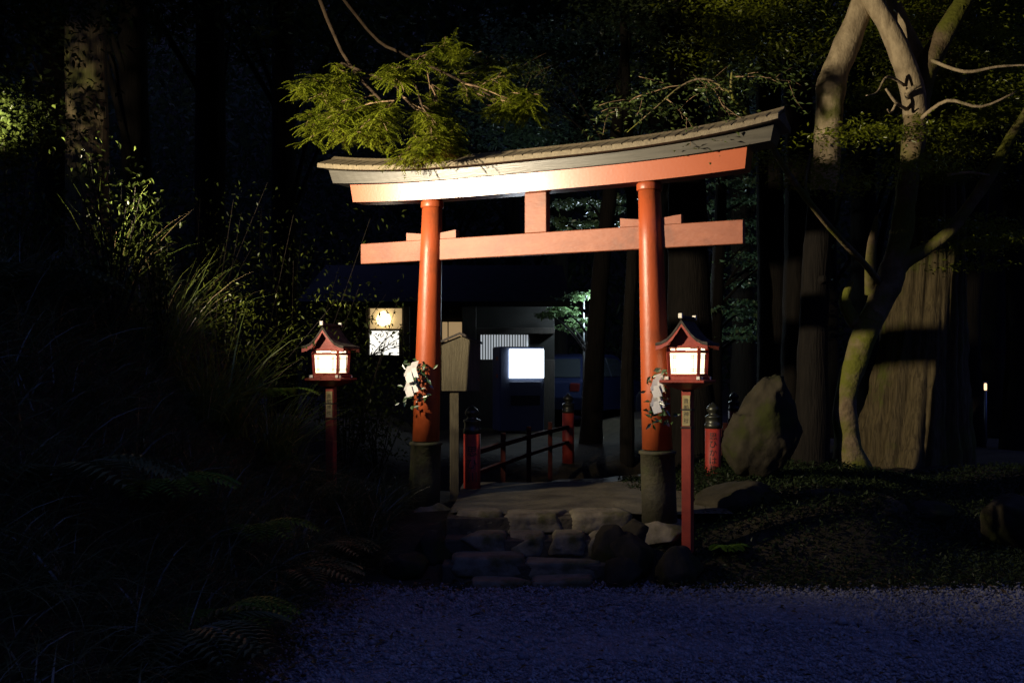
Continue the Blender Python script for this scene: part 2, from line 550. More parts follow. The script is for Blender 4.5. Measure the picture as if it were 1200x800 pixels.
def glyph(ch, size):
    """(verts, faces) of one character, centred, SIZE high, in the x-z plane"""
    c = bpy.data.curves.new('glyph', 'FONT')
    c.body = ch
    c.size = size
    c.resolution_u = 3
    c.align_x = 'CENTER'
    c.align_y = 'CENTER'
    o = bpy.data.objects.new('glyph', c)
    COL.objects.link(o)
    dg = bpy.context.evaluated_depsgraph_get()
    dg.update()
    me = bpy.data.meshes.new_from_object(o.evaluated_get(dg))
    bm = bmesh.new(); bm.from_mesh(me)
    if bm.verts:
        for k in range(-5, 6):
            bmesh.ops.bisect_plane(bm, geom=bm.verts[:] + bm.edges[:] + bm.faces[:], plane_co=(k * size / 10, 0, 0), plane_no=(1, 0, 0))
        xs = [v.co.x for v in bm.verts]; ys = [v.co.y for v in bm.verts]
        cx, cyy = (min(xs) + max(xs)) / 2, (min(ys) + max(ys)) / 2
        sc = size * 0.92 / max(max(xs) - min(xs), max(ys) - min(ys), 1e-4)
        sc = min(sc, 1.3)
        out = [((v.co.x - cx) * sc, (v.co.y - cyy) * sc) for v in bm.verts]
        bm.verts.index_update()
        fs_ = [[v.index for v in f.verts] for f in bm.faces]
    else:
        out, fs_ = [], []
    bm.free()
    bpy.data.objects.remove(o)
    bpy.data.curves.remove(c)
    bpy.data.meshes.remove(me)
    return out, fs_


def writing(text, size, pitch, z_top, r=None, y=0.0, facing=0.0, x0=0.0):
    """vertical writing: on a cylinder of radius R about the z axis, or on the plane y"""
    b = MB()
    for i, ch in enumerate(text):
        vs_, fs_ = glyph(ch, size)
        zc = z_top - pitch * (i + 0.5)
        if r:
            b.add([(r * math.cos(facing + x / r), r * math.sin(facing + x / r), zc + z) for x, z in vs_], fs_)
        else:
            b.add([(x0 + x, y, zc + z) for x, z in vs_], fs_)
    return b


# ------------------------------------------------------------------ terrain
def sstep(a, b, x):
    t = np.clip((x - a) / (b - a), 0, 1)
    return t * t * (3 - 2 * t)


def ground_h(x, y):
    x = np.asarray(x, float); y = np.asarray(y, float)
    h = np.zeros(np.broadcast(x, y).shape)
    # rise from the gravel to the torii's level
    sh_ = sstep(2.7, 4.6, x)
    back = 0.36 * sstep(7.35 + 1.3 * sh_, 8.15 + 3.0 * sh_, y)
    h = h + back
    # mound on the side of the standing rock
    mound = 0.20 * sstep(1.5, 2.3, x) * (1 - sh_) * sstep(7.3, 9.2, y)
    h = h + mound
    # grassy bank
    bh = 2.07 * (1 - 0.80 * sstep(7.6, 10.0, y)) + 0.25 * np.sin(y * 0.9 + 1.0) * 0.3
    toe = -1.25 - 0.06 * np.sin(y * 1.7)
    h = h + bh * sstep(0.0, 1.70, toe - x) + 0.10 * np.clip(-2.6 - x, 0, 30) * (1 - 0.5 * sstep(8, 11, y))
    # stream bed under the bridge
    yc = 12.3 + np.clip(x - 1.2, 0, 50) * 1.4
    h = h - 1.15 * np.exp(-((y - yc) / 0.85) ** 2) * sstep(-9, -5, x) 
    # the valley sides
    h = h + 0.85 * np.clip(y - 29, 0, None) ** 1.0 * sstep(29, 36, y)
    h = h + 0.70 * np.clip(-7 - y, 0, None)  # unseen rise behind the camera, added to block low sky light
    h = h + 0.55 * np.clip(np.abs(x) - 16, 0, None)
    h = h + 0.05 * np.sin(x * 2.3 + y * 1.1) * sstep(8.6, 11, y)
    return h


def grid_axis(segs):
    out = []
    for a, b, st in segs:
        out += list(np.arange(a, b, st))
    out.append(segs[-1][1])
    return np.array(out)


gx = grid_axis([(-110, -20, 6), (-20, -6, 1.0), (-6, 6, 0.14), (6, 20, 1.0), (20, 110, 6)])
gy = grid_axis([(-30, 0, 3), (0, 4, 0.5), (4, 16, 0.14), (16, 34, 1.0), (34, 130, 6)])
GX, GY = np.meshgrid(gx, gy)
GZ = ground_h(GX, GY)
# under the gravel and the steps the soil lies lower
GZ = GZ - 0.03
GZ = GZ - 0.22 * ((GX > -.50) & (GX < 0.85) & (GY > 7.2) & (GY < 8.2))
nx, ny = len(gx), len(gy)
b = MB()
b.v = [tuple(p) for p in np.stack([GX, GY, GZ], -1).reshape(-1, 3)]
b.f = [(j * nx + i, j * nx + i + 1, (j + 1) * nx + i + 1, (j + 1) * nx + i) for j in range(ny - 1) for i in range(nx - 1)]
b.sm = [True] * len(b.f)
tag(b.build('ground', M['soil']), kind='structure')

# gravel yard: a sheet, and the pebbles that can be seen
xs = np.arange(-1.25, 30.01, 0.25); ys = np.arange(-7, 7.21, 0.2)
b = MB()
for j, yy in enumerate(ys):
    for i, xx in enumerate(xs):
        ex = .10 * mnoise.noise(Vector((yy * 2.3, 0, 5))) if i == 0 else 0
        ey = .08 * mnoise.noise(Vector((xx * 2.3, 0, 9))) if j == len(ys) - 1 else 0
        b.v.append((xx + ex, yy + ey, 0.012 * mnoise.noise(Vector((xx * 1.3, yy * 1.3, 0))) - (.03 if i == 0 or j == len(ys) - 1 else 0)))
nx = len(xs)
b.f = [(j * nx + i, j * nx + i + 1, (j + 1) * nx + i + 1, (j + 1) * nx + i) for j in range(len(ys) - 1) for i in range(nx - 1)]
b.sm = [True] * len(b.f)
tag(b.build('gravel_yard', M['gravel']), kind='structure')


def pebbles():
    n = 84000
    yy = rng.uniform(4.7, 7.5, n)
    xx = rng.uniform(-1.6, 4.5, n)
    edge_ = np.minimum(xx + 1.28 + .10 * np.sin(yy * 2.1) + .06 * np.sin(yy * 5.3), 7.22 + .07 * np.sin(xx * 1.9) + .05 * np.sin(xx * 4.7) - yy)
    keep_ = edge_ > rng.normal(-.04, .09, n)
    xx, yy = xx[keep_], yy[keep_]
    n = len(xx)
    s = rng.lognormal(math.log(0.0066), 0.45, n)
    octa = np.array([[1, 0, 0], [0, 1, 0], [-1, 0, 0], [0, -1, 0], [.2, .1, .8], [0, 0, -.6]], float)
    fc = np.array([[0, 1, 4], [1, 2, 4], [2, 3, 4], [3, 0, 4], [1, 0, 5], [2, 1, 5], [3, 2, 5], [0, 3, 5]])
    an = rng.uniform(0, 2 * np.pi, n)
    V = octa[None] * s[:, None, None] * rng.uniform(0.65, 1.45, (n, 6, 3))
    ca, sa = np.cos(an)[:, None], np.sin(an)[:, None]
    X = V[..., 0] * ca - V[..., 1] * sa
    Y = V[..., 0] * sa + V[..., 1] * ca
    V = np.stack([X + xx[:, None], Y + yy[:, None], V[..., 2] + (s * 0.35)[:, None] + (np.maximum(ground_h(xx, yy), 0) * .8)[:, None]], -1)
    tri = ((np.arange(n) * 6)[:, None, None] + fc[None]).reshape(-1)
    me = bpy.data.meshes.new('gravel')
    me.vertices.add(n * 6); me.vertices.foreach_set('co', V.reshape(-1))
    me.loops.add(len(tri)); me.loops.foreach_set('vertex_index', tri.astype(np.int32))
    me.polygons.add(n * 8); me.polygons.foreach_set('loop_start', (np.arange(n * 8) * 3).astype(np.int32))
    me.update(calc_edges=True)
    me.materials.append(M['pebble'])
    return me


tag(link('gravel', pebbles()), kind='stuff')

n = 900
xx = np.concatenate([rng.uniform(-1.2, 4.5, 300), rng.normal(-1.15, .22, 250), rng.uniform(-1.2, 4.5, 350)])
yy = np.concatenate([rng.uniform(4.8, 7.3, 300), rng.uniform(4.8, 7.3, 250), rng.normal(7.2, .16, 350)])
P = np.stack([xx, yy, .028 + np.maximum(ground_h(xx, yy), 0)], -1)
D = rng.normal(0, 1, (n, 3)); D[:, 2] *= .2
Nn = rng.normal(0, .25, (n, 3)); Nn[:, 2] += 1
M['litter'] = leaf_material('dead_leaves', (0.055, 0.040, 0.020), (0.11, 0.075, 0.03), 12, 0.1, 0.02)
tag(link('fallen_leaves', leaf_mesh('fallen_leaves', M['litter'], P, D, Nn, rng.uniform(.03, .065, n), rng.uniform(.016, .03, n))), kind='stuff')

# landing between the steps and the bridge
b = MB()
ys = np.arange(8.08, 10.31, 0.1); xs = np.arange(-0.5, 1.85, 0.1)
for yy in ys:
    for xx in xs:
        b.v.append((xx, yy, 0.415 + 0.02 * mnoise.noise(Vector((xx * 2.2, yy * 2.2, 3.3)))))
nx = len(xs)
b.f = [(j * nx + i, j * nx + i + 1, (j + 1) * nx + i + 1, (j + 1) * nx + i) for j in range(len(ys) - 1) for i in range(nx - 1)]
b.sm = [True] * len(b.f)
tag(b.build('landing_path', M['path']), kind='structure')

b = MB()
b.add([(-9, 11.4, -0.52), (3, 11.4, -0.52), (14, 26, -0.52), (14, 30, -0.52), (3, 13.4, -0.52), (-9, 13.2, -0.52)], [(0, 1, 2, 3, 4, 5)])
tag(b.build('stream_water', M['water']), kind='structure')

# ------------------------------------------------------------------ torii
TZ = 0.36
C0 = Vector((0.198, 8.475, TZ))
TR = math.atan2(-0.95, 1.976)
torii = thing('torii_gate', 'vermilion torii gate with pale board roof over stone steps', 'torii gate', C0, TR)
HB, HT = 1.096, 1.010           # half spacing of the pillars at their feet and tops


def T(z):
    return z - TZ


for sg in (-1, 1):
    lean = (-sg * (HB - HT) / 2.72, 0)
    p = MB()
    p.lathe([(0.122, T(0.94)), (0.116, T(1.4)), (0.108, T(2.0)), (0.098, T(2.6)), (0.089, T(3.085))], 40, (sg * HB, 0, 0), lean)
    pil = p.build('pillar', M['red'], torii)
    c = MB()
    c.lathe([(0.142, 0.0 - 0.02), (0.139, T(0.6)), (0.137, T(0.90)), (0.150, T(0.905)), (0.150, T(0.925)), (0.134, T(0.93)), (0.123, T(0.932))], 40, (sg * HB, 0, 0), lean)
    c.build('pillar_collar', M['sleeve'], pil)
    ring = MB()
    ring.lathe([(0.100, T(3.02)), (0.103, T(3.03)), (0.103, T(3.07)), (0.098, T(3.079))], 40, (sg * HB, 0, 0), lean)
    ring.build('capital_ring', M['red'], pil)


def rise(x, a):
    return a * (abs(x) / 2.0) ** 3


xsB = list(np.linspace(-1.80, 1.80, 41))


def prof_shimaki(x):
    zb, zt = T(3.080) + rise(x, 0.052), T(3.232) + rise(x, 0.060)
    k = 0.02 * (x / 1.8)
    return [(-0.095, zb, 0), (0.095, zb, 0), (0.110, zt, k), (-0.110, zt, k)]


b = MB(); b.sweep(xsB, prof_shimaki)
b.build('lower_lintel', M['red_beam'], torii)
xsK = list(np.linspace(-2.00, 2.00, 45))


def kz(x):
    return T(3.318) + rise(x, 0.105)


def prof_kasagi(x):
    zb = T(3.236) + rise(x, 0.068)
    k = 0.03 * (x / 2.0)
    return [(-0.128, zb, 0), (0.128, zb, 0), (0.150, kz(x), k), (-0.150, kz(x), k)]


b = MB(); b.sweep(xsK, prof_kasagi)
b.build('upper_lintel', M['kasagi'], torii)
# board roof
ROOF_L = 2.08
EAVE_Y, EAVE_Z, RIDGE_Z = 0.245, 0.028, 0.118
xsR = list(np.linspace(-ROOF_L, ROOF_L, 51))


def rz_(x):
    return T(3.318) + rise(x, 0.104)


b = MB()
b.sweep(xsR, lambda x: [(-EAVE_Y + .02, rz_(x) + EAVE_Z - .026), (-0.16, rz_(x) + 0.006), (0.16, rz_(x) + 0.006), (EAVE_Y - .02, rz_(x) + EAVE_Z - .026), (EAVE_Y - .02, rz_(x) + EAVE_Z - .006), (0, rz_(x) + RIDGE_Z - .012), (-EAVE_Y + .02, rz_(x) + EAVE_Z - .006)])
b.build('roof_base', M['pale_wood'], torii)
for sg in (-1, 1):
    b = MB()
    b.sweep(xsR, lambda x: [(sg * (EAVE_Y + .014), rz_(x) + EAVE_Z - .030), (sg * (EAVE_Y - .018), rz_(x) + EAVE_Z - .030), (sg * (EAVE_Y - .018), rz_(x) + EAVE_Z + .006), (sg * (EAVE_Y + .014), rz_(x) + EAVE_Z + .002)])
    b.build('eave_board', M['pale_wood'], torii)
pitch = math.atan2(RIDGE_Z - EAVE_Z, EAVE_Y)
slope_len = math.hypot(RIDGE_Z - EAVE_Z, EAVE_Y)
bw = 2 * ROOF_L / 48
bb = MB(); bb.box((0, 0, 0), (bw - 0.006, slope_len + 0.02, 0.020), 0.003)
board_me = bb.mesh('roof_board', M['pale_wood'])
for sg in (-1, 1):
    for i in range(48):
        x = -ROOF_L + bw * (i + 0.5)
        sl = (rz_(x + .01) - rz_(x - .01)) / .02
        zc = rz_(x) + (EAVE_Z + RIDGE_Z) / 2 + 0.006 + random.uniform(-.0012, .0012)
        m = Matrix.Translation((x, sg * (EAVE_Y / 2 + random.uniform(-.004, .004)), zc)) @ Matrix.Rotation(-math.atan(sl), 4, 'Y') @ Matrix.Rotation(-sg * pitch, 4, 'X')
        o = link('roof_board', board_me, torii)
        o.matrix_local = m
b = MB()
b.sweep(xsR, lambda x: [(-0.045, rz_(x) + RIDGE_Z - .002), (0.045, rz_(x) + RIDGE_Z - .002), (0.0, rz_(x) + RIDGE_Z + .030)])
b.build('ridge_board', M['pale_wood'], torii)
# tie beam, strut and wedges
NY = 0.022
b = MB(); b.box((0, NY, T(2.647)), (3.54, 0.075, 0.186), 0.005)
b.build('tie_beam', M['red_worn'], torii)
b = MB(); b.box((0.01, NY, T(2.910)), (0.20, 0.085, 0.338), 0.004)
b.build('central_strut', M['red_worn'], torii)
for sg in (-1, 1):
    hx = HB - (HB - HT) * (T(2.74) / 2.72)
    for d in (-1, 1):
        x0 = sg * hx + d * 0.085
        x1 = sg * hx + d * 0.255
        w = MB()
        z0 = T(2.7415)
        w.add([(x0, NY - .034, z0), (x1, NY - .034, z0), (x1, NY + .034, z0), (x0, NY + .034, z0),
               (x0, NY - .034, z0 + .052), (x1, NY - .034, z0 + .072), (x1, NY + .034, z0 + .072), (x0, NY + .034, z0 + .052)],
              [(0, 1, 2, 3), (4, 5, 6, 7), (0, 1, 5, 4), (1, 2, 6, 5), (2, 3, 7, 6), (3, 0, 4, 7)])
        w.build('wedge', M['red_worn'], torii)

RB = Matrix.Rotation(TR, 4, 'Z')


def T2W(x, y, z):
    return C0 + RB @ Vector((x, y, z - TZ))


# ------------------------------------------------------------------ sprigs with folded paper on the pillars
def sprig(label, world, dx, seed, facing):
    rs = np.random.default_rng(seed)
    t = thing('paper_streamer_sprig', label, 'paper streamer', world, 0, 'leafy sprigs with white paper tied to the pillars')
    b = MB()
    for k in range(5):
        a = rs.uniform(-1, 1)
        b.tube([(0, 0, 0.02), (dx * 0.03 + a * .04, -.05, 0.0), (dx * 0.05 + a * .09, -.09, -.10 - .03 * k)], [.006, .004, .002], 5)
    b.build('twig', M['twig'], t)
    n = 85
    P = np.stack([dx * .03 + rs.normal(0, .055, n), -.075 + rs.normal(0, .025, n), rs.uniform(-.33, .09, n)], -1)
    D = np.stack([rs.normal(0, .8, n) + dx * .2, rs.normal(-.3, .4, n), rs.normal(-.3, .5, n)], -1)
    Nn = np.stack([rs.normal(0, .4, n), -np.ones(n), rs.normal(.4, .3, n)], -1)
    link('leaves', leaf_mesh('leaves', M['sakaki'], P, D, Nn, rs.uniform(.045, .075, n), rs.uniform(.022, .034, n)), t)
    # zig-zag paper: four folded panels
    for s_ in range(2):
        ox = dx * (.045 + .04 * s_)
        z = .055 - .035 * s_
        y = -.115 - .012 * s_
        x = ox
        for k in range(4):
            w, h = .062, .085
            sh = (.032 if k % 2 else -.032)
            tl = .5 * (1 if k % 2 else -1)
            p = MB()
            a = Vector((x - w / 2, y, z)); bq = Vector((x + w / 2, y - .018 * tl, z + .018))
            c = Vector((x + w / 2 + sh * .8, y - .02 - .018 * tl, z - h + .018)); d = Vector((x - w / 2 + sh * .8, y - .02, z - h))
            nrm = Vector((0, .0016, 0))
            p.add([a, bq, c, d, a + nrm, bq + nrm, c + nrm, d + nrm], [(0, 1, 2, 3), (7, 6, 5, 4), (0, 1, 5, 4), (1, 2, 6, 5), (2, 3, 7, 6), (3, 0, 4, 7)])
            p.build('paper_fold', M['shide'], t)
            x += sh * .75
            z -= h * .72
            y += .010 if k % 2 else -.008
    return t


sprig('leafy sprig with zigzag white paper on pillar beside the notice board', at(494, 432, 8.80), -1.0, 3, 0)
sprig('leafy sprig with zigzag white paper on pillar behind the red lantern post', at(775, 447, 7.86), -0.6, 5, 0)


# ------------------------------------------------------------------ red box lanterns on posts
def make_lantern(loc, label, ground):
    t = thing('post_lantern', label, 'lantern', loc, TR, 'red post lanterns beside the torii')
    z0 = loc[2]

    def Z(z):
        return z - z0
    b = MB(); b.box((0, 0, (Z(1.44) - 0.1) / 2), (0.078, 0.078, Z(1.44) + 0.1), 0.006)
    post = b.build('post', M['red_lamp'], t)
    b = MB(); b.box((0, -0.0415, Z(1.265)), (0.062, 0.006, 0.235), 0.002)
    pl = b.build('name_plate', M['plate'], post)
    w = writing('貴船神社', 0.042, 0.050, Z(1.365), y=-0.0455)
    w.build('lettering', M['ink'], pl)
    for zz in (1.272, 1.135):
        b = MB(); b.box((0, 0, Z(zz)), (0.086, 0.092, 0.012), 0.001)
        b.build('plate_band', M['ink'], post)
    # flared tray
    b = MB()
    r0, r1 = 0.055, 0.178
    zt, zl = Z(1.500), Z(1.425)
    b.add([(-r0, -r0, zl), (r0, -r0, zl), (r0, r0, zl), (-r0, r0, zl), (-r1, -r1, zt - .020), (r1, -r1, zt - .020), (r1, r1, zt - .020), (-r1, r1, zt - .020)],
          [(0, 1, 2, 3), (0, 1, 5, 4), (1, 2, 6, 5), (2, 3, 7, 6), (3, 0, 4, 7), (4, 5, 6, 7)])
    b.box((0, 0, zt - .009), (0.352, 0.352, 0.020), 0.004)
    b.build('tray', M['red_lamp'], t)
    # crossing sill rails with white ends
    for ax in (0, 1):
        for sg in (-1, 1):
            b = MB()
            c = [0, 0, Z(1.514)]; s_ = [0.030, 0.030, 0.028]
            c[1 - ax] = sg * 0.122; s_[ax] = 0.290
            c[2] += 0.003 * ax
            b.box(c, s_, 0.003)
            rail = b.build('sill_rail', M['red_lamp'], t)
            for e in (-1, 1):
                b = MB(); c2 = list(c); c2[ax] = e * 0.147; s2 = [0.026, 0.026, 0.024]; s2[ax] = 0.006
                b.box(c2, s2, 0.001)
                b.build('white_end', M['white_cap'], rail)
    # body posts, slightly splayed upwards
    for sx in (-1, 1):
        for sy in (-1, 1):
            b = MB()
            b.tube([(sx * .112, sy * .112, Z(1.530)), (sx * .122, sy * .122, Z(1.745))], [.017, .017], 4, sub=1)
            b.sm = [False] * len(b.sm)
            b.build('corner_post', M['red_lamp'], t)
    for k in range(4):
        a = k * math.pi / 2
        rm = Matrix.Rotation(a, 4, 'Z')
        # top and bottom rails of a face
        b = MB()
        b.box(rm @ Vector((0, -.1125, Z(1.540))), (.215, .020, .018), .002, rm.to_3x3())
        b.box(rm @ Vector((0, -.1195, Z(1.716))), (.225, .020, .018), .002, rm.to_3x3())
        b.box(rm @ Vector((0, -.1205, Z(1.757))), (.225, .022, .014), .002, rm.to_3x3())
        b.build('face_frame', M['red_lamp'], t)
        b = MB()
        pts = [(-.096, -.106, Z(1.548)), (.096, -.106, Z(1.548)), (.104, -.113, Z(1.708)), (-.104, -.113, Z(1.708))]
        pts = [rm @ Vector(p) for p in pts]
        inn = [p + (rm @ Vector((0, .004, 0))) for p in pts]
        b.add(pts + inn, [(0, 1, 2, 3), (7, 6, 5, 4), (0, 1, 5, 4), (1, 2, 6, 5), (2, 3, 7, 6), (3, 0, 4, 7)])
        pane = b.build('paper_pane', M['paper'], t)
        b = MB()
        for zz in (1.572, 1.584, 1.672, 1.684):
            q = (zz - 1.548) / .16
            b.box(rm @ Vector((0, -.1105 - .007 * q, Z(zz))), (.196 + .014 * q, .004, .0035), .0005, rm.to_3x3())
        for xx in (-.078, -.066, .066, .078):
            b.box(rm @ Vector((xx, -.1160, Z(1.628))), (.0035, .0035, .150), .0005, rm.to_3x3() @ Matrix.Rotation(R(2.5), 3, 'X'))
        b.build('lattice', M['ink'], pane)
        b = MB(); b.box(rm @ Vector((0, -.1185, Z(1.7370))), (.105, .004, .014), .0005, rm.to_3x3())
        b.build('vent_slot', M['paper'], t)
    # gabled roof with flared eaves
    prof = [(0.0, 1.962), (0.038, 1.904), (0.076, 1.854), (0.116, 1.817), (0.160, 1.795), (0.202, 1.786)]
    up = [(-x, z) for x, z in prof[::-1]] + prof[1:]
    outline = [(x, Z(z)) for x, z in up] + [(x, Z(z) - (0.022 if abs(x) > .01 else .030)) for x, z in up[::-1]]
    d0 = 0.185
    b = MB()
    n = len(outline)
    b.add([(x, -d0, z) for x, z in outline] + [(x, d0, z) for x, z in outline],
          [tuple((k, (k + 1) % n, n + (k + 1) % n, n + k)) for k in range(n)])
    h = len(up)
    for e in (0, n):
        for k in range(h - 1):
            b.f.append((e + k, e + k + 1, e + n - 2 - k, e + n - 1 - k)); b.sm.append(False)
    roof = b.build('roof', M['bark_roof'], t)
    for e in (-1, 1):
        b = MB()
        for k in range(len(up) - 1):
            (x0, za), (x1, zb) = up[k], up[k + 1]
            q = [(x0, e * (d0 - .004), Z(za) - .024), (x1, e * (d0 - .004), Z(zb) - .024), (x1, e * (d0 - .004), Z(zb) - .052), (x0, e * (d0 - .004), Z(za) - .056)]
            b.add(q + [(p[0], p[1] - e * .014, p[2]) for p in q], [(0, 1, 2, 3), (7, 6, 5, 4), (0, 1, 5, 4), (1, 2, 6, 5), (2, 3, 7, 6), (3, 0, 4, 7)])
        b.build('barge_board', M['red_lamp'], roof)
        b = MB()
        tri = [(-.115, e * .118, Z(1.764)), (.115, e * .118, Z(1.764)), (.06, e * .118, Z(1.86)), (0, e * .118, Z(1.92)), (-.06, e * .118, Z(1.86))]
        b.add(tri + [(p[0], p[1] - e * .01, p[2]) for p in tri], [(0, 1, 2, 3, 4), (9, 8, 7, 6, 5)] + [(k, (k + 1) % 5, 5 + (k + 1) % 5, 5 + k) for k in range(5)])
        b.build('gable_panel', M['red_lamp'], t)
        b = MB(); b.box((0, e * (d0 + .012), Z(1.988)), (.030, .024, .038), .003)
        b.build('ridge_end', M['white_cap'], roof)
    b = MB(); b.box((0, 0, Z(1.978)), (.034, 2 * d0 - .01, .026), .004)
    b.build('ridge_beam', M['bark_roof'], roof)
    for sx in (-1, 1):
        b = MB(); b.box((sx * .135, 0, Z(1.778)), (.026, .345, .026), .002)
        pur = b.build('purlin', M['red_lamp'], t)
        for e in (-1, 1):
            b = MB(); b.box((sx * .135, e * .175, Z(1.778)), (.023, .006, .023), .001)
            b.build('white_end', M['white_cap'], pur)
    return t


LR = at(806, 0, 7.70); LL = at(388, 0, 9.0)
lr = make_lantern((LR.x, LR.y, 0.20), 'lit red box lantern standing in front of the pillar beside the boulders', 0.2)
ll = copy_tree(lr)
ll.location = (LL.x, LL.y, 0.20)
ll.rotation_euler = (0, 0, TR + R(11))
ll['label'] = 'lit red box lantern standing apart among grass by the bank'

# ------------------------------------------------------------------ notice board
NBX = at(540, 0, 9.45)
nb = thing('notice_board', 'weathered wooden notice board with peaked top on a post', 'notice board', (NBX.x, NBX.y, 0.36), R(4))
b = MB(); b.box((-.06, 0.032, 0.48), (.088, .05, 1.10), .005)
b.build('post', M['board_wood'], nb)
b = MB()
pts = [(-.182, 0, 1.015), (.182, 0, 1.015), (.182, 0, 1.455), (-.01, 0, 1.535), (-.182, 0, 1.465)]
b.add(pts + [(x, -.028, z) for x, y, z in pts], [(0, 1, 2, 3, 4), (9, 8, 7, 6, 5)] + [(k, (k + 1) % 5, 5 + (k + 1) % 5, 5 + k) for k in range(5)])
b.build('panel', M['board_wood'], nb)
for sg, (xa, za), (xb, zb) in ((-1, (-.21, 1.462), (-.01, 1.548)), (1, (.20, 1.455), (-.01, 1.548))):
    b = MB()
    q = [(xa, .022, za), (xb, .022, zb), (xb, .022, zb + .022), (xa, .022, za + .022)]
    b.add(q + [(x, -.060, z) for x, y, z in q], [(0, 1, 2, 3), (7, 6, 5, 4), (0, 1, 5, 4), (1, 2, 6, 5), (2, 3, 7, 6), (3, 0, 4, 7)])
    b.build('cap_board', M['dark_wood'], nb)

# ------------------------------------------------------------------ bridge with giboshi posts
BR0 = Vector((-0.39, 9.7, 0.38)); BR1 = Vector((0.79, 14.0, 0.38))
BQ0 = Vector((2.12, 10.5, 0.38)); BQ1 = Vector((3.30, 14.8, 0.38))
bridge = thing('footbridge', 'red railed footbridge with bronze capped posts behind the torii', 'bridge', (0.8, 10.1, 0.38))
BO = Vector((0.8, 10.1, 0.38))


def newel(p, r, text=None, lab=None):
    b = MB(); b.lathe([(r, -.25), (r, .588)], 28, p - BO)
    o = b.build('newel_post', M['red_rail'], bridge)
    if lab: o['label'] = lab
    b = MB()
    b.lathe([(r * 1.04, .575), (r * 1.04, .62), (r * .93, .628), (r * .93, .68), (r * 1.03, .688), (r * 1.03, .705), (r * .62, .716), (r * .50, .735), (r * .78, .757), (r * .85, .778), (r * .70, .805), (r * .35, .828), (r * .06, .850)], 28, p - BO)
    b.build('bronze_finial', M['bronze'], o)
    if text:
        f = math.atan2(-p.y, -p.x)
        w = writing(text, .080 if len(text) > 3 else .105, .085 if len(text) > 3 else .125, .54 if len(text) > 3 else .47, r=r + .003, facing=f)
        w.v = [(x + p.x - BO.x, y + p.y - BO.y, z + p.z - BO.z) for x, y, z in w.v]
        w.build('lettering', M['ink'], o)


newel(BR0, .083, '思ひ川', 'red post lettered with the river name')
newel(BQ0, .083, '思ひかは橋', 'red post lettered with the bridge name')
newel(BR1, .083)
newel(BQ1, .083)
for A, Bp in ((BR0, BR1), (BQ0, BQ1)):
    for zz, hh in ((.38, .050), (.17, .040)):
        pts = []
        for k in range(7):
            q = A.lerp(Bp, k / 6) + Vector((0, 0, zz + 0.015 * math.sin(math.pi * k / 6))) - BO
            pts.append(q)
        b = MB()
        for k in range(6):
            p0, p1 = pts[k], pts[k + 1]
            d = p1 - p0
            m = d.to_track_quat('X', 'Z').to_matrix()
            b.box((p0 + p1) / 2, (d.length + .004, .06, hh), .004, m)
        b.build('rail', M['shade_rail'], bridge)
    for k in range(1, 4):
        q = A.lerp(Bp, k / 4) + Vector((0, 0, 0.015 * math.sin(math.pi * k / 4))) - BO
        b = MB(); b.box(q + Vector((0, 0, .12)), (.055, .055, .76), .006)
        b.build('baluster', M['shade_rail'], bridge)
nd = 34
for k in range(nd):
    t0, t1 = k / nd, (k + 1) / nd
    q = [BR0.lerp(BR1, t0), BQ0.lerp(BQ1, t0), BQ0.lerp(BQ1, t1 - .004), BR0.lerp(BR1, t1 - .004)]
    zz = -.30 + 0.04 * math.sin(math.pi * (t0 + t1) / 2) + random.uniform(-.003, .003)
    q = [p + Vector((0, 0, zz)) - BO for p in q]
    b = MB()
    b.add(q + [p - Vector((0, 0, .05)) for p in q], [(0, 1, 2, 3), (7, 6, 5, 4), (0, 1, 5, 4), (1, 2, 6, 5), (2, 3, 7, 6), (3, 0, 4, 7)])
    b.build('deck_plank', M['board_wood'], bridge)

# ------------------------------------------------------------------ stone steps and boulders
steps = thing('stone_steps', 'rough stone steps rising from the gravel to the torii', 'steps', (0, 7.8, 0))


def step_row(xs, y, z, h, d, jit=.012, seed=0):
    for k in range(len(xs) - 1):
        w = xs[k + 1] - xs[k]
        me = rock_mesh('stone', M['step'], (w * random.uniform(.96, 1.02), d * random.uniform(.95, 1.1), h * random.uniform(1.0, 1.12)), seed + k, 4, 8.0, .065, 2)
        link('stone', me, steps, ((xs[k] + xs[k + 1]) / 2, y - 7.8 + random.uniform(-jit, jit), z - h / 2 + random.uniform(-.012, .012)), (random.uniform(-.03, .03), random.uniform(-.035, .035), random.uniform(-.05, .05)))


step_row([-.46, -.06, .46, .98], 8.12, .430, .17, .36, seed=1)
step_row([-.44, -.04, .26, .58, .80], 7.86, .300, .17, .34, seed=11)
step_row([-.46, .10, .66], 7.58, .165, .15, .30, seed=21)
step_row([-.30, .14, .60], 7.36, .040, .12, .26, seed=31)
b = MB()
for (y0, y1, z) in ((7.95, 8.6, .400), (7.70, 8.0, .265), (7.44, 7.75, .125)):
    b.box((.1, (y0 + y1) / 2, z - .1), (1.25, y1 - y0, .2), .01)
b.build('tread_fill', M['soil_path'], steps, off=(0, 7.8, 0))


def boulder(label, p, size, seed, rz=0.0, mat='rock', box=2.4, amp=.2, name='boulder', group='boulders around the steps', sub=4):
    o = link(name, rock_mesh(name, M[mat], size, seed, sub, box, amp), None, p, (random.uniform(-.1, .1), random.uniform(-.1, .1), rz))
    return tag(o, label, 'rock', group)


def G(x, y):
    return float(ground_h(x, y))


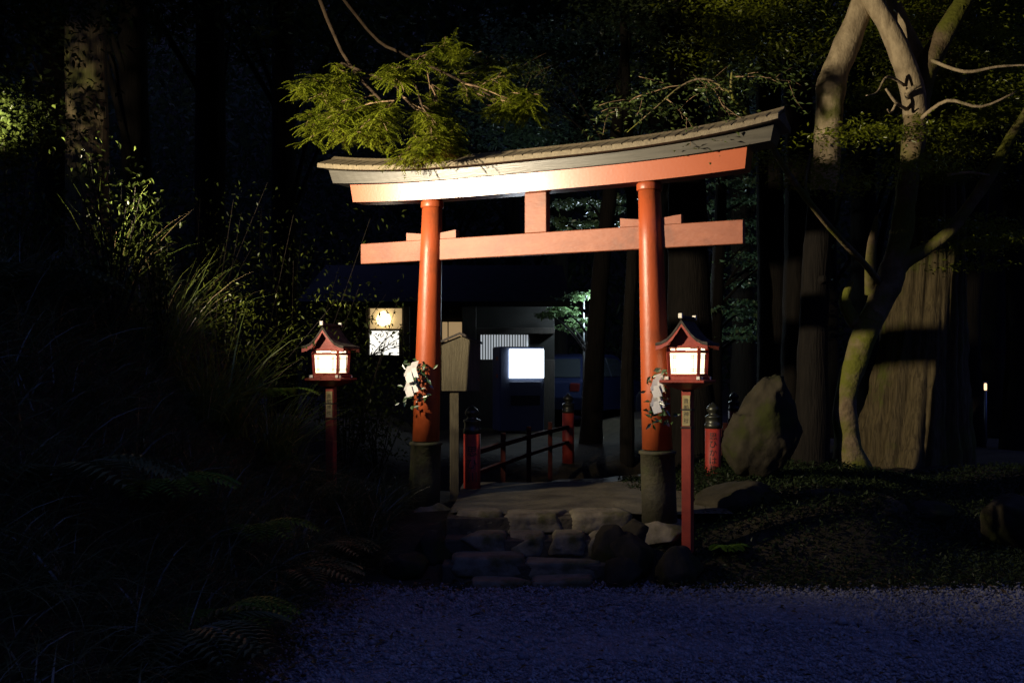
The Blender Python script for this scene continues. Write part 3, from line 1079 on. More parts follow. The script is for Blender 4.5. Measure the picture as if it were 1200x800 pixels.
boulder('flat domed foundation stone under the pillar by the lantern post', (T2W(HB, 0, 0).x, T2W(HB, 0, 0).y - .05, .27), (.52, .50, .24), 41, .3, 'step')
boulder('flat mossy foundation stone under the pillar by the notice board', (T2W(-HB, 0, 0).x, T2W(-HB, 0, 0).y - .05, .26), (.56, .52, .24), 42, .8, 'step')
boulder('squat boulder at the steps end, below the foundation stone', (.90, 7.62, .12), (.40, .42, .40), 43, .5)
boulder('rounded boulder at the foot of the red lantern post', (1.22, 7.42, .10), (.46, .36, .34), 44, 1.1)
boulder('small boulder wedged between steps and lantern boulder', (.80, 7.34, .06), (.30, .30, .30), 45, 2.0)
boulder('dark boulder at the grassy end of the steps', (-.62, 7.84, .16), (.34, .42, .34), 46, .2)
boulder('low dark stone half buried below the notice board pillar', (-.80, 7.62, .08), (.42, .36, .26), 51, .9)
boulder('mossy stone leaning against the squat boulder', (.74, 7.64, .20), (.30, .30, .34), 52, .4)
boulder('small pale stone beside the pillar foundation, above the squat boulder', (.98, 7.92, .28), (.34, .28, .26), 53, 1.4)
boulder('low boulder on the mound behind the lantern post', (1.98, 8.62, .36), (.95, .6, .50), 47, .1)
boulder('long flat stone below the standing rock', (2.72, 8.66, .36), (.95, .55, .42), 48, -.1)
boulder('mossy stone at the ledge corner in front of the long flat stone', (2.35, 8.35, .26), (.50, .40, .34), 54, .7)
boulder('broad low stone half sunk on the mound below the mossy tree', (3.2, 8.6, .34), (.7, .5, .36), 55, 1.2)
boulder('yellowish boulder at the far end of the mound, by the frame edge', (4.40, 8.75, .26), (.50, .48, .50), 49, .4)
boulder('low slanted stone beside the yellowish boulder', (3.72, 8.95, .28), (.55, .4, .26), 50, .2)
# the tall standing rock, an uneven slab with a pointed shoulder
bm = bmesh.new()
bmesh.ops.create_icosphere(bm, subdivisions=5, radius=1.0)
for v in bm.verts:
    p = v.co.copy()
    p *= (abs(p.x) ** 3 + abs(p.y) ** 3 + abs(p.z) ** 3) ** (-1 / 3)
    k = (p.z + 1) / 2
    wx = 1.0 - .42 * max(0, k - .45) / .55 - .18 * max(0, .3 - k) / .3
    off = .16 * k
    d = 1 + .10 * mnoise.noise(p * 1.4 + Vector((5, 1, 2))) + .05 * mnoise.noise(p * 3.6) + .030 * mnoise.noise(p * 7) + .016 * mnoise.noise(p * 15)
    for n_, d_ in (((-.8, -.6, .1), .93), ((-.35, -.9, .35), .98), ((.6, -.75, .2), .95), ((-.9, -.2, -.4), .97), ((.25, -.85, -.45), .97), ((-.6, -.3, .75), 1.0), ((.75, -.2, .62), .98), ((0, -.6, .8), 1.05)):
        n_ = Vector(n_).normalized()
        e_ = p.dot(n_) - d_ - .03 * mnoise.noise(p * 2.5)
        if e_ > 0:
            p = p - n_ * e_ * .9
    v.co = Vector(((p.x * wx * .34 + off - .08 + .05) * d, p.y * .26 * d, p.z * .46 * d + (.05 * p.x if p.z > .3 else 0)))
for f in bm.faces: f.smooth = True
me = bpy.data.meshes.new('standing_rock'); bm.to_mesh(me); bm.free(); me.materials.append(M['rock'])
SR = at(886, 500, 9.3)
tag(link('standing_rock', me, None, (SR.x, SR.y, SR.z), (0, 0, -.2)), 'tall mossy standing rock with pointed top on the mound', 'rock')


# ------------------------------------------------------------------ trees
def spray_leaves(pts, n_per, spread, length, width, flat=0.5, droop=0.3, out_from=None):
    """leaf rows around the points of twigs"""
    pts = np.asarray(pts, float)
    P = np.repeat(pts, n_per, axis=0)
    n = len(P)
    off = rng.normal(0, 1, (n, 3)) * spread
    off[:, 2] *= flat
    P = P + off
    D = rng.normal(0, 1, (n, 3)); D[:, 2] = D[:, 2] * flat - droop
    Nn = rng.normal(0, .45, (n, 3)); Nn[:, 2] += 1
    return P, D, Nn, rng.uniform(.6, 1.3, n) * length, rng.uniform(.7, 1.25, n) * width


def twig_fan(start, direc, length, depth, out_tube, tips, droop=0.12, spread=0.55, r=.012):
    """branching twigs; collects tube paths and twig points"""
    p = Vector(start); d = Vector(direc).normalized()
    path = [p.copy()]
    nseg = 4
    for k in range(nseg):
        d = (d + Vector((random.uniform(-.22, .22), random.uniform(-.22, .22), random.uniform(-.16, .12) - droop))).normalized()
        p = p + d * (length / nseg)
        path.append(p.copy())
        if depth > 0:
            for _ in range(random.choice((1, 1, 2))):
                a = Vector((random.uniform(-1, 1), random.uniform(-1, 1), random.uniform(-.7, .5))).normalized()
                twig_fan(p, (d + a * spread * 1.6).normalized(), length * random.uniform(.45, .62), depth - 1, out_tube, tips, droop, spread, r * .55)
        if depth <= 1:
            tips.append(p.copy())
    out_tube.append((path, [max(r * (1 - .7 * k / nseg), .0022) for k in range(nseg + 1)]))


def crown_obj(name, mat, parent, P, D, Nn, L, W, off):
    P = np.asarray(P) - np.array(off)
    return link(name, leaf_mesh(name, mat, P, D, Nn, L, W), parent)


# the conifer on the bank whose low bough hangs in the floodlight above the gate
B0 = Vector((-3.86, 9.05, G(-3.86, 9.05)))
con = thing('cypress_tree', 'cypress on the bank with dappled bark and a bough drooping over the gate', 'tree', B0)
b = MB()
b.tube([B0 + Vector((0, 0, -.3)), B0 + Vector((.02, 0, .6)), B0 + Vector((0, 0, 2)), B0 + Vector((-.03, .02, 4)), B0 + Vector((0, .05, 7)), B0 + Vector((0, .05, 11))], [.30, .215, .185, .17, .14, .08], 40, .05, 9, .10, 2.0, 10)
b.build('trunk', M['cedar_bark'], con, off=B0)
tubes, tips = [], []
limb = [B0 + Vector((0, 0, 4.9)), Vector((-3.0, 8.9, 6.3)), Vector((-2.1, 8.9, 5.7)), at(400, 60, 8.94), at(452, 124, 8.79), at(470, 156, 8.65)]
limb2 = [Vector((-2.1, 8.9, 5.7)), at(430, 34, 9.66), at(470, 62, 9.44), at(520, 85, 9.25), at(575, 112, 8.80)]
b = MB()
b.tube(limb, [.075, .045, .026, .016, .012, .009], 8, .06)
b.tube(limb2, [.022, .016, .014, .012, .007], 8, .06)
b.tube([at(400, 74, 8.96), at(459, 98, 8.75), at(471, 112, 8.65), at(500, 141, 8.54)], [.016, .012, .011, .006], 6, .05)
b.tube([at(469, 78, 8.70), at(487, 101, 8.60), at(493, 119, 8.53), at(506, 156, 8.47)], [.015, .012, .010, .005], 6, .05)
bough = b.build('bough', M['bough_bark'], con, off=B0)
for (px, py, Y, dx, dz, ln) in ((470, 112, 8.75, -.2, -.3, .42), (455, 95, 8.85, .3, .1, .40), (492, 120, 8.70, .6, -.3, .40), (505, 100, 9.00, .2, -.5, .42), (520, 118, 9.00, .5, -.4, .40), (590, 105, 8.80, .6, -.2, .40), (430, 150, 8.80, -.3, -.5, .34), (452, 124, 8.79, -.6, -.3, .50), (462, 141, 8.69, -.9, -.25, .50), (468, 154, 8.62, .4, -.3, .48), (473, 114, 8.63, .6, -.2, .50), (455, 131, 8.85, -.2, -.6, .40),
                               (495, 126, 8.52, .5, -.5, .42), (498, 141, 8.54, .9, -.2, .38), (506, 156, 8.43, .2, -.4, .30), (484, 141, 8.58, -.1, -.7, .40), (462, 118, 8.61, -.5, .1, .4), (441, 111, 8.84, -.7, -.1, .42),
                               (520, 85, 9.25, .5, -.3, .55), (545, 98, 8.80, .8, -.2, .52), (560, 108, 8.80, .5, -.5, .50), (500, 80, 9.33, .1, -.6, .42), (575, 112, 8.80, .7, -.25, .42), (530, 90, 9.25, .4, .25, .4), (480, 70, 9.44, .5, .2, .4),
                               (545, 105, 8.80, -.1, -.8, .50), (434, 91, 8.96, -.9, -.1, .40)):
    twig_fan(at(px, py, Y), (dx, random.uniform(-.4, .25), dz), ln, 2, tubes, tips, .07, .5, .009)
def clears_gate(p):
    # where the lamp's ray through p meets the plane of the gate
    d = p - LAMP
    n_ = RB @ Vector((0, 1, 0))
    k_ = (C0 - LAMP).dot(n_) / d.dot(n_)
    return (LAMP + d * k_).z > 3.40 and p.z > 3.34


b = MB()
for path, rr in tubes:
    if not all(clears_gate(p) and (p.x > -1.05 or p.z > 3.58) and (p.x < -.50 or p.z > 3.84) for p in path):
        continue
    b.tube(path, rr, 4, sub=1)
tag(b.build('twigs', M['twig'], bough, off=B0), kind='stuff')
tips = [p for p in tips if clears_gate(p) and (p.x > -1.05 or p.z > 3.58) and (p.x < -.50 or p.z > 3.84)]
P_, D_, N_, L_, W_ = [], [], [], [], []
for p in tips:
    if random.random() > .74:
        continue
    for q_ in range(random.choice((1, 2, 2))):
        d = Vector((random.uniform(-1, 1), random.uniform(-1, .6), random.uniform(-.35, .22))).normalized()
        up_ = Vector((random.uniform(-.35, .35), random.uniform(-.6, 0), 1)).normalized()
        side = d.cross(up_).normalized()
        ln_, m_ = random.uniform(.10, .20), 9
        q = p.copy()
        for k in range(m_):
            d = (d + Vector((0, 0, -.06))).normalized()
            q = q + d * ln_ / m_
            w = .055 * (1 - .65 * k / m_)
            for sg in (-1, 1):
                P_.append(tuple(q)); D_.append(tuple(side * sg * .8 + d * .75 + Vector((0, 0, random.uniform(-.25, .1)))))
                N_.append(tuple(up_ + Vector((random.gauss(0, .2), random.gauss(0, .2), 0)))); L_.append(w * random.uniform(.7, 1.2)); W_.append(random.uniform(.009, .014))
Pl = (P_, D_, N_, L_, W_)
crown_obj('needles', M['hinoki'], bough, *Pl, B0)
# its own crown, high and dark, reaching out of the frame
n = 26000
cc = []
for k in range(44):
    a, r_, z_ = random.uniform(0, 6.28), random.uniform(.6, 2.6), random.uniform(5.2, 11)
    cc.append((B0.x + r_ * math.cos(a), B0.y + abs(r_ * math.sin(a)) * .9, B0.z + z_))
dap = np.array([(random.uniform(-4.05, -3.3), random.uniform(7.4, 8.1), random.uniform(3.15, 4.6)) for k in range(36)] + [(random.uniform(-4.0, -3.3), random.uniform(7.4, 8.1), random.uniform(4.25, 5.0)) for k in range(50)])
dap = np.concatenate([dap, np.array([(random.uniform(-3.85, -3.4), random.uniform(6.95, 7.5), random.uniform(3.1, 3.75)) for k in range(64)])])
crown_obj('low_sprays', M['dim_shrub'], con, *spray_leaves(dap, 22, np.array([.10, .10, .07]), .060, .028, .6, .3), B0)
Pl = spray_leaves(np.array(cc), n // 44, np.array([.42, .42, .26]), .13, .035, .7, .3)
crown_obj('crown', M['forest'], con, *Pl, B0)

# mossy leaning tree beside the cedar
TB = at(996, 498, 11.0); TB.z = G(TB.x, TB.y) - .05
TY = 11.0


def A_(px, py, dy=0.0):
    return at(px, py, TY + dy)


lean_t = thing('mossy_tree', 'mossy leaning tree forking into three limbs in front of the giant cedar', 'tree', TB)
b = MB()
b.tube([TB + Vector((.10, .1, -.2)), TB + Vector((0, .05, .25)), A_(990, 478), A_(997, 440), A_(1020, 380), A_(1045, 322), A_(1057, 272), A_(1064, 215), A_(1072, 150), A_(1078, 100), A_(1098, 55), A_(1130, 0), A_(1165, -70, .4)],
       [.24, .16, .120, .122, .135, .135, .115, .115, .125, .145, .115, .105, .07], 40, .22, 0, 0, 1.0, 8)
trunk = b.build('trunk', M['moss_bark'], lean_t, off=TB)
b = MB(); b.tube([A_(1040, 330, .02), A_(1058, 308, -.05), A_(1085, 292, -.1), A_(1112, 272, -.15), A_(1138, 238, -.2), A_(1158, 210, -.25), A_(1185, 160, -.3), A_(1230, 90, -.3)], [.11, .085, .068, .066, .066, .062, .05, .04], 24, .20, 0, 0, 5.0, 6)
b.build('limb', M['moss_bark'], lean_t, off=TB)
b = MB(); b.tube([A_(1074, 135, 0), A_(1068, 100, -.1), A_(1055, 62, -.15), A_(1040, 30, -.2), A_(1022, 0, -.2), A_(990, -60, -.2)], [.14, .13, .115, .105, .10, .07], 20, .08, 0, 0, 7.0, 6)
b.build('limb', M['pale_bark'], lean_t, off=TB)
b = MB(); b.tube([A_(1082, 92, 0), A_(1072, 62, .15), A_(1058, 30, .2), A_(1046, 0, .2), A_(1030, -50, .3)], [.12, .10, .085, .08, .06], 16, .08, 0, 0, 9.0, 6)
b.build('limb', M['pale_bark'], lean_t, off=TB)
b = MB(); b.tube([A_(1012, 390, .05), A_(1000, 375, .05), A_(990, 352, 0), A_(998, 330, .0)], [.06, .075, .065, .02], 16, .12, 0, 0, 3.0, 6)
b.build('stub', M['moss_bark'], lean_t, off=TB)
b = MB(); b.tube([A_(1020, 345, .05), A_(1020, 318, 0), A_(1022, 285, 0), A_(1028, 252, 0)], [.06, .06, .05, .015], 16, .12, 0, 0, 4.0, 6)
b.build('stub', M['moss_bark'], lean_t, off=TB)
# the long thin branch that sweeps across to the gate roof
bp = [A_(1030, 330, -.05), A_(1012, 308, -.5), A_(985, 280, -1.0), A_(955, 245, -1.6), A_(925, 205, -2.2), A_(900, 165, -2.6), A_(872, 128, -2.9), A_(858, 112, -3.0), A_(858, 85, -3.0)]
b = MB(); b.tube(bp, [.040, .034, .032, .030, .027, .024, .020, .016, .010], 8, .12, sub=5)
b.tube([A_(860, 112, -3.0), A_(830, 93, -3.0), A_(800, 100, -3.0), A_(762, 132, -3.0), A_(735, 155, -3.0)], [.012, .011, .009, .006, .004], 6, .1)
b.tube([A_(948, 235, -1.7), A_(944, 215, -1.7), A_(950, 180, -1.7)], [.018, .016, .010], 6, .1)
low = b.build('sweeping_branch', M['moss_bark'], lean_t, off=TB)
tubes, tips = [], []
for (px, py, dy) in ((800, 100, -3), (762, 130, -3), (830, 95, -3), (860, 90, -3), (780, 115, -2.9), (815, 100, -2.8), (880, 135, -2.9), (700, 75, 1.5), (660, 70, 1.4), (640, 62, 1.5)):
    twig_fan(A_(px, py, dy), (random.uniform(-1, .4), random.uniform(-.5, .5), random.uniform(-.25, .2)), .45, 1, tubes, tips, .05, .6, .006)
b = MB()
for path, rr in tubes:
    b.tube(path, rr, 4, sub=1)
tag(b.build('twigs', M['twig'], low, off=TB), kind='stuff')
Pl = spray_leaves(tips, 7, .075, .050, .022, .35, .12)
crown_obj('leaves', M['maple'], low, *Pl, TB)
# bare side twigs by the fork
b = MB()
for pts, rr in (([A_(1062, 128, -.1), A_(1050, 120, -.3), A_(1038, 104, -.35)], [.02, .018, .012]), ([A_(1050, 122, -.3), A_(1044, 132, -.3), A_(1040, 128, -.4)], [.015, .012, .006]),
                ([A_(1078, 140, -.1), A_(1110, 118, -.4), A_(1150, 125, -.5), A_(1190, 108, -.6)], [.022, .018, .014, .008]),
                ([A_(1090, 70, -.1), A_(1130, 84, -.4), A_(1170, 78, -.5), A_(1210, 76, -.6)], [.022, .018, .014, .008]),
                ([A_(1110, 205, -.3), A_(1135, 202, -.4), A_(1160, 205, -.5)], [.016, .013, .008]),
                ([A_(1060, 100, -.2), A_(1040, 90, -.4), A_(1028, 108, -.5), A_(1015, 112, -.6)], [.018, .014, .010, .005]),
                ([A_(1066, 118, 0), A_(1064, 108, -.3), A_(1080, 98, -.3)], [.03, .03, .02])):
    b.tube(pts, rr, 8, .1)
tag(b.build('side_twigs', M['pale_bark'], lean_t, off=TB), kind='stuff')
# its leaves: a lit mass behind the fork and thin sheets in front of the trunk
cl = []
for k in range(85):
    cl.append(A_(random.uniform(1005, 1240), random.uniform(-60, 150), random.uniform(.9, 2.2)))
for k in range(34):
    cl.append(A_(random.uniform(1100, 1260), random.uniform(60, 320), random.uniform(.3, 1.5)))
for k in range(10):
    cl.append(A_(random.uniform(870, 1210), random.uniform(120, 225), random.uniform(-1.6, -.8)))
P = np.array([tuple(p) for p in cl])
Pl = spray_leaves(P, 270, np.array([.24, .24, .08]), .058, .022, .4, .12)
crown_obj('crown', M['hinoki'], lean_t, *Pl, TB)

# giant cedar
CB = at(1072, 570, 13.2); CB.z = G(CB.x, CB.y) - .1
ced = thing('giant_cedar', 'giant cedar with broad furrowed trunk behind the mossy leaning tree', 'tree', CB)


def C_(px, py):
    return at(px, py, 13.2)


b = MB()
b.tube([C_(1066, 600), C_(1070, 540), C_(1076, 470), C_(1082, 400), C_(1088, 320), C_(1090, 230), C_(1090, 130), C_(1090, 0), C_(1090, -200)], [1.05, .74, .60, .52, .45, .40, .36, .32, .25], 150, .05, 9, .22, 4.0, 14)
b.build('trunk', M['cedar_bark'], ced, off=CB)
cl = [(CB.x + random.uniform(-2.6, 2.6), CB.y + random.uniform(-.5, 2.6), CB.z + random.uniform(6.0, 12)) for k in range(60)]
Pl = spray_leaves(np.array(cl), 400, np.array([.45, .45, .28]), .14, .04, .7, .3)
crown_obj('crown', M['forest'], ced, *Pl, CB)

# pale bent trunk
PB = at(950, 510, 10.95); PB.z = G(PB.x, PB.y) - .1
pt = thing('pale_tree', 'pale bent trunk between the gate roof and the mossy tree', 'tree', PB)


def P_(px, py, dy=0):
    return at(px, py, 10.95 + dy)


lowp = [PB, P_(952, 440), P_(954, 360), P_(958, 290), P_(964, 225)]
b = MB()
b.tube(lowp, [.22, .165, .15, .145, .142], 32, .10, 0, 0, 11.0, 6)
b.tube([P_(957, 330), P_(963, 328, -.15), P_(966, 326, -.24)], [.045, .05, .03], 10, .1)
tr_ = b.build('trunk', M['shade_bark'], pt, off=PB)  # lower trunk coloured dark to stand in for shade, upper part stays pale
b = MB()
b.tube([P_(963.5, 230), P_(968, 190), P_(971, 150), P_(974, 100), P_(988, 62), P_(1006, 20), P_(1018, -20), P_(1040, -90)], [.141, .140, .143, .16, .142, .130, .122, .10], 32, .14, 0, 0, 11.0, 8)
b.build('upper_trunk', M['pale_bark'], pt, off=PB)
cl = [(PB.x + random.uniform(-1.2, 2.2), PB.y + random.uniform(.5, 2.2), PB.z + random.uniform(4.6, 8)) for k in range(70)]
Pl = spray_leaves(np.array(cl), 260, np.array([.3, .3, .12]), .065, .028, .4, .12)
crown_obj('crown', M['hinoki'], pt, *Pl, PB)


def canopy(n, xr, yr, zr):
    pts_ = np.stack([rng.uniform(*xr, n), rng.uniform(*yr, n), rng.uniform(*zr, n)], -1)
    D_ = rng.normal(0, 1, (n, 3)); D_[:, 2] -= .2
    keep_ = pts_[:, 2] > 2.3 + .42 * np.minimum(pts_[:, 1], 15)
    pts_, D_ = pts_[keep_], D_[keep_]
    n = len(pts_)
    N_ = rng.normal(0, .4, (n, 3)); N_[:, 2] += 1
    return pts_, D_, N_, rng.uniform(.25, .5, n), rng.uniform(.12, .24, n)


for tree_, base_, xr, yr, zr in ((con, B0, (-9, 0.5), (5.3, 15), (6.6, 10.0)), (ced, CB, (2.5, 9), (9.5, 18), (9.5, 13)), (lean_t, TB, (0.5, 8), (5.3, 11), (5.6, 8.2)), (pt, PB, (-2, 4), (6.0, 16), (7.8, 10.5)), (ced, CB, (-6, 5), (15, 25), (8.3, 11.5))):
    crown_obj('added_canopy', M['forest'], tree_, *canopy(9000, xr, yr, zr), base_)  # unseen leaf mass added above the frame to block sky light


# ---- darker trees further back
def back_tree(name, label, path, radii, crown, leafmat, bark='shade_bark', n_leaf=260, ls=(.10, .04), spread=(.4, .4, .2), group=None, seed=0.0):
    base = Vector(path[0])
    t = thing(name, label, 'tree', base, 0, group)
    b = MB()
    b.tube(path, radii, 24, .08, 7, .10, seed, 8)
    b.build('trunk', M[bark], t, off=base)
    if crown is not None and len(crown):
        b = MB()
        for c in crown[::3]:
            zz = max(base.z + 1.5, c[2] - random.uniform(.3, 1.0))
            k = (zz - base.z) / max(path[-1][2] - base.z, .1)
            k = min(max(k, 0), .999) * (len(path) - 1)
            i = int(k)
            st = Vector(path[i]).lerp(Vector(path[i + 1]), k - i)
            b.tube([st, st.lerp(Vector(c), .5) + Vector((0, 0, .1)), Vector(c)], [radii[-1] * .5, radii[-1] * .3, .008], 6, .1)
        b.build('branches', M[bark], t, off=base)
        Pl = spray_leaves(np.array([tuple(c) for c in crown]), n_leaf, np.array(spread), ls[0], ls[1], .4, .15)
        crown_obj('crown', M[leafmat], t, *Pl, base)
    return t


def foot(px, Y):
    p = at(px, 0, Y)
    return Vector((p.x, Y, G(p.x, Y) - .1))


def cloud(n, px, py, Y):
    return [at(random.uniform(*px), random.uniform(*py), random.uniform(*Y)) for k in range(n)]


f = foot(808, 13.5)
back_tree('dark_cedar', 'broad dark trunk directly behind the pillar and lantern', [f, at(808, 430, 13.5), at(806, 300, 13.5), at(804, 150, 13.5), at(803, -40, 13.5)], [.36, .30, .27, .24, .2], cloud(40, (740, 900), (-160, 20), (12.5, 14.5)), 'forest', 'shade_bark', n_leaf=320, seed=1.0)
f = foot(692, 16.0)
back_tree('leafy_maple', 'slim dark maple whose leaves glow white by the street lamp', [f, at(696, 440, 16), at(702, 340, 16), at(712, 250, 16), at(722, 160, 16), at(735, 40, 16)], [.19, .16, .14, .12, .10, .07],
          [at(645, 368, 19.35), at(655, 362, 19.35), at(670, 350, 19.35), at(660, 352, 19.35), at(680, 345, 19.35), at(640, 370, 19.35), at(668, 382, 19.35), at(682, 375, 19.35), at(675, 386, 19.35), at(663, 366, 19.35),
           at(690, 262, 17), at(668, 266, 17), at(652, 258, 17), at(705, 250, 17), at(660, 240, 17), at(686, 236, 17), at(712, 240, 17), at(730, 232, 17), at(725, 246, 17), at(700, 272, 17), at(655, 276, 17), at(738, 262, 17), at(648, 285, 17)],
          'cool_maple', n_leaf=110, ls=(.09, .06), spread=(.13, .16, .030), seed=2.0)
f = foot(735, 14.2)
back_tree('thin_tree', 'thin straight trunk just inside the gate, near its outer pillar', [f, at(735, 440, 14.2), at(738, 360, 14.2), at(741, 300, 14.2), at(738, 180, 14.2), at(730, 20, 14.2)], [.11, .09, .085, .08, .07, .05], cloud(12, (640, 800), (-60, 120), (13, 15.5)), 'forest', 'shade_bark', 200, (.07, .03), (.35, .35, .1), seed=3.0)
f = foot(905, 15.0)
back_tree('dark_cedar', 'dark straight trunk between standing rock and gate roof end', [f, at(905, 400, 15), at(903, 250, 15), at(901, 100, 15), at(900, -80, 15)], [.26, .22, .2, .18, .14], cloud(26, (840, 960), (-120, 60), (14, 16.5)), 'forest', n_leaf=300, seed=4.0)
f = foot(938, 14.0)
back_tree('dark_cedar', 'blackish trunk rising behind the standing rock', [f, at(938, 420, 14.0), at(940, 300, 14.0), at(938, 180, 14.0), at(930, 40, 14.1), at(925, -80, 14.1)], [.32, .26, .24, .21, .18, .14], cloud(14, (840, 960), (-160, -60), (13, 15)), 'forest', 'shade_bark', n_leaf=260, seed=4.5)
f = foot(836, 18.0)
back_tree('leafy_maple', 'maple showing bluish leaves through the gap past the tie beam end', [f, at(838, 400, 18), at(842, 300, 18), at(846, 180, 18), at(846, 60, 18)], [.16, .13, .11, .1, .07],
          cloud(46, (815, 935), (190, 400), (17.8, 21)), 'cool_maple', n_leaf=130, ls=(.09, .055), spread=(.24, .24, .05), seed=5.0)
f = foot(655, 24.0)
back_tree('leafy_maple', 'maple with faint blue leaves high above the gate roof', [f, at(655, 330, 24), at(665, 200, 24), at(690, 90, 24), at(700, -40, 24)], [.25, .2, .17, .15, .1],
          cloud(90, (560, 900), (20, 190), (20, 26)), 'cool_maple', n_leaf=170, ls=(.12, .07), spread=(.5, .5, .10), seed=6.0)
G_ = 'dark forest trunks behind the shrine path'
k = 0
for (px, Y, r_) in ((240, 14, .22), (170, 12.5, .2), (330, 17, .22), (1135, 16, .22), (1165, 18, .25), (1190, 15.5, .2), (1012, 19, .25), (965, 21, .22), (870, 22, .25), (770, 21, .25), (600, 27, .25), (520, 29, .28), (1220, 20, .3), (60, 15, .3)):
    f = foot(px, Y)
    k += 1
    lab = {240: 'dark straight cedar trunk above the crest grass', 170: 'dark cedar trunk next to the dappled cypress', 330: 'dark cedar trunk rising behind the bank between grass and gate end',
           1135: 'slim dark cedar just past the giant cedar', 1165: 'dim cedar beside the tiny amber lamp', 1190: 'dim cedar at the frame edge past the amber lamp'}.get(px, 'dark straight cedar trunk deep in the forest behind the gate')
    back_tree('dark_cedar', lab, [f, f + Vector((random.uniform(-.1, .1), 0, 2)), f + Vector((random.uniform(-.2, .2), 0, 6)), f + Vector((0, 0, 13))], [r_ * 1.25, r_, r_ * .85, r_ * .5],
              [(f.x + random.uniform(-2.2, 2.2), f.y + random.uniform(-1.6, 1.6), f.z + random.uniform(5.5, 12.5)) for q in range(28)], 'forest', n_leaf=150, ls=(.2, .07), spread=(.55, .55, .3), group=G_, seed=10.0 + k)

# far wood on the valley side: one mass
n = 150000
xx = rng.uniform(-34, 34, n); yy = rng.uniform(27, 46, n)
zz = ground_h(xx, yy) + rng.uniform(0.3, 9, n) ** 1.0
P = np.stack([xx, yy, zz], -1)
D = rng.normal(0, 1, (n, 3)); D[:, 2] -= .3
Nn = rng.normal(0, .6, (n, 3)); Nn[:, 2] += 1
tag(link('forest', leaf_mesh('forest', M['forest'], P, D, Nn, rng.uniform(.14, .40, n), rng.uniform(.07, .18, n))), kind='stuff')

# ------------------------------------------------------------------ the grassy bank
n = 42000
xx = rng.uniform(-4.6, -1.0, n); yy = rng.uniform(1.6, 9.6, n)
zz = ground_h(xx, yy) - .03
keep = zz > .02
xx, yy, zz = xx[keep], yy[keep], zz[keep]
n = len(xx)
D = np.stack([rng.normal(.55, .45, n), rng.normal(-.15, .45, n), rng.uniform(.6, 1.3, n)], -1)
gl = rng.uniform(.18, .52, n) * np.where((xx < -1.9) & (yy > 6.4), .45, 1.0)
tag(link('grass', blade_mesh('grass', M['grass'], np.stack([xx, yy, zz], -1), D, gl, rng.uniform(.005, .012, n), rng.uniform(.25, .75, n))), kind='stuff')
# ground cover on the mound
n = 36000
xx = rng.uniform(1.15, 6.5, n); yy = rng.uniform(7.15, 12.0, n)
zz = ground_h(xx, yy) - .02
P = np.stack([xx, yy, zz + rng.uniform(0, .06, n)], -1)
D = rng.normal(0, 1, (n, 3)); D[:, 2] = np.abs(D[:, 2]) * .5
Nn = rng.normal(0, .4, (n, 3)); Nn[:, 2] += 1
tag(link('ground_cover', leaf_mesh('ground_cover', M['forest'], P, D, Nn, rng.uniform(.025, .06, n), rng.uniform(.014, .03, n))), kind='stuff')


n = 9000
xx = rng.uniform(1.1, 6.2, n); yy = rng.uniform(7.2, 10.5, n)
zz = ground_h(xx, yy) - .02
D = np.stack([rng.normal(0, .6, n), rng.normal(-.2, .6, n), rng.uniform(.5, 1.2, n)], -1)
tag(link('undergrowth', blade_mesh('undergrowth', M['forest'], np.stack([xx, yy, zz], -1), D, rng.uniform(.06, .20, n), rng.uniform(.004, .009, n), rng.uniform(.3, .9, n))), kind='stuff')


# individual plants on the bank
def tuft(label, p, n, ln, wd, mat, spread, droop, stems=0, seed=1):
    rs = np.random.default_rng(seed)
    p = Vector((p[0], p[1], G(p[0], p[1]) - .03))
    t = thing('grass_tuft', label, 'grass', p, 0, 'tall grass tufts on the bank')
    P = np.concatenate([rs.normal(0, .07, (n, 2)), np.zeros((n, 1))], 1)
    D = np.stack([rs.normal(.1, spread, n), rs.normal(-.1, spread, n), np.ones(n)], -1)
    link('blades', blade_mesh('blades', M[mat], P, D, rs.uniform(.6, 1.2, n) * ln, rs.uniform(.7, 1.3, n) * wd, rs.uniform(.5, 1.3, n) * droop, 6), t)
    if stems:
        P = np.concatenate([rs.normal(0, .06, (stems, 2)), np.zeros((stems, 1))], 1)
        D = np.stack([rs.normal(.35, spread * .5, stems), rs.normal(-.1, .2, stems), np.ones(stems)], -1)
        link('dry_stems', blade_mesh('dry_stems', M['straw'], P, D, rs.uniform(.8, 1.2, stems) * ln, .006, rs.uniform(.5, 1.2, stems) * droop, 6), t)
    return t


def spot_on(px, Y):
    return ((px - 600) * Y / F, Y)


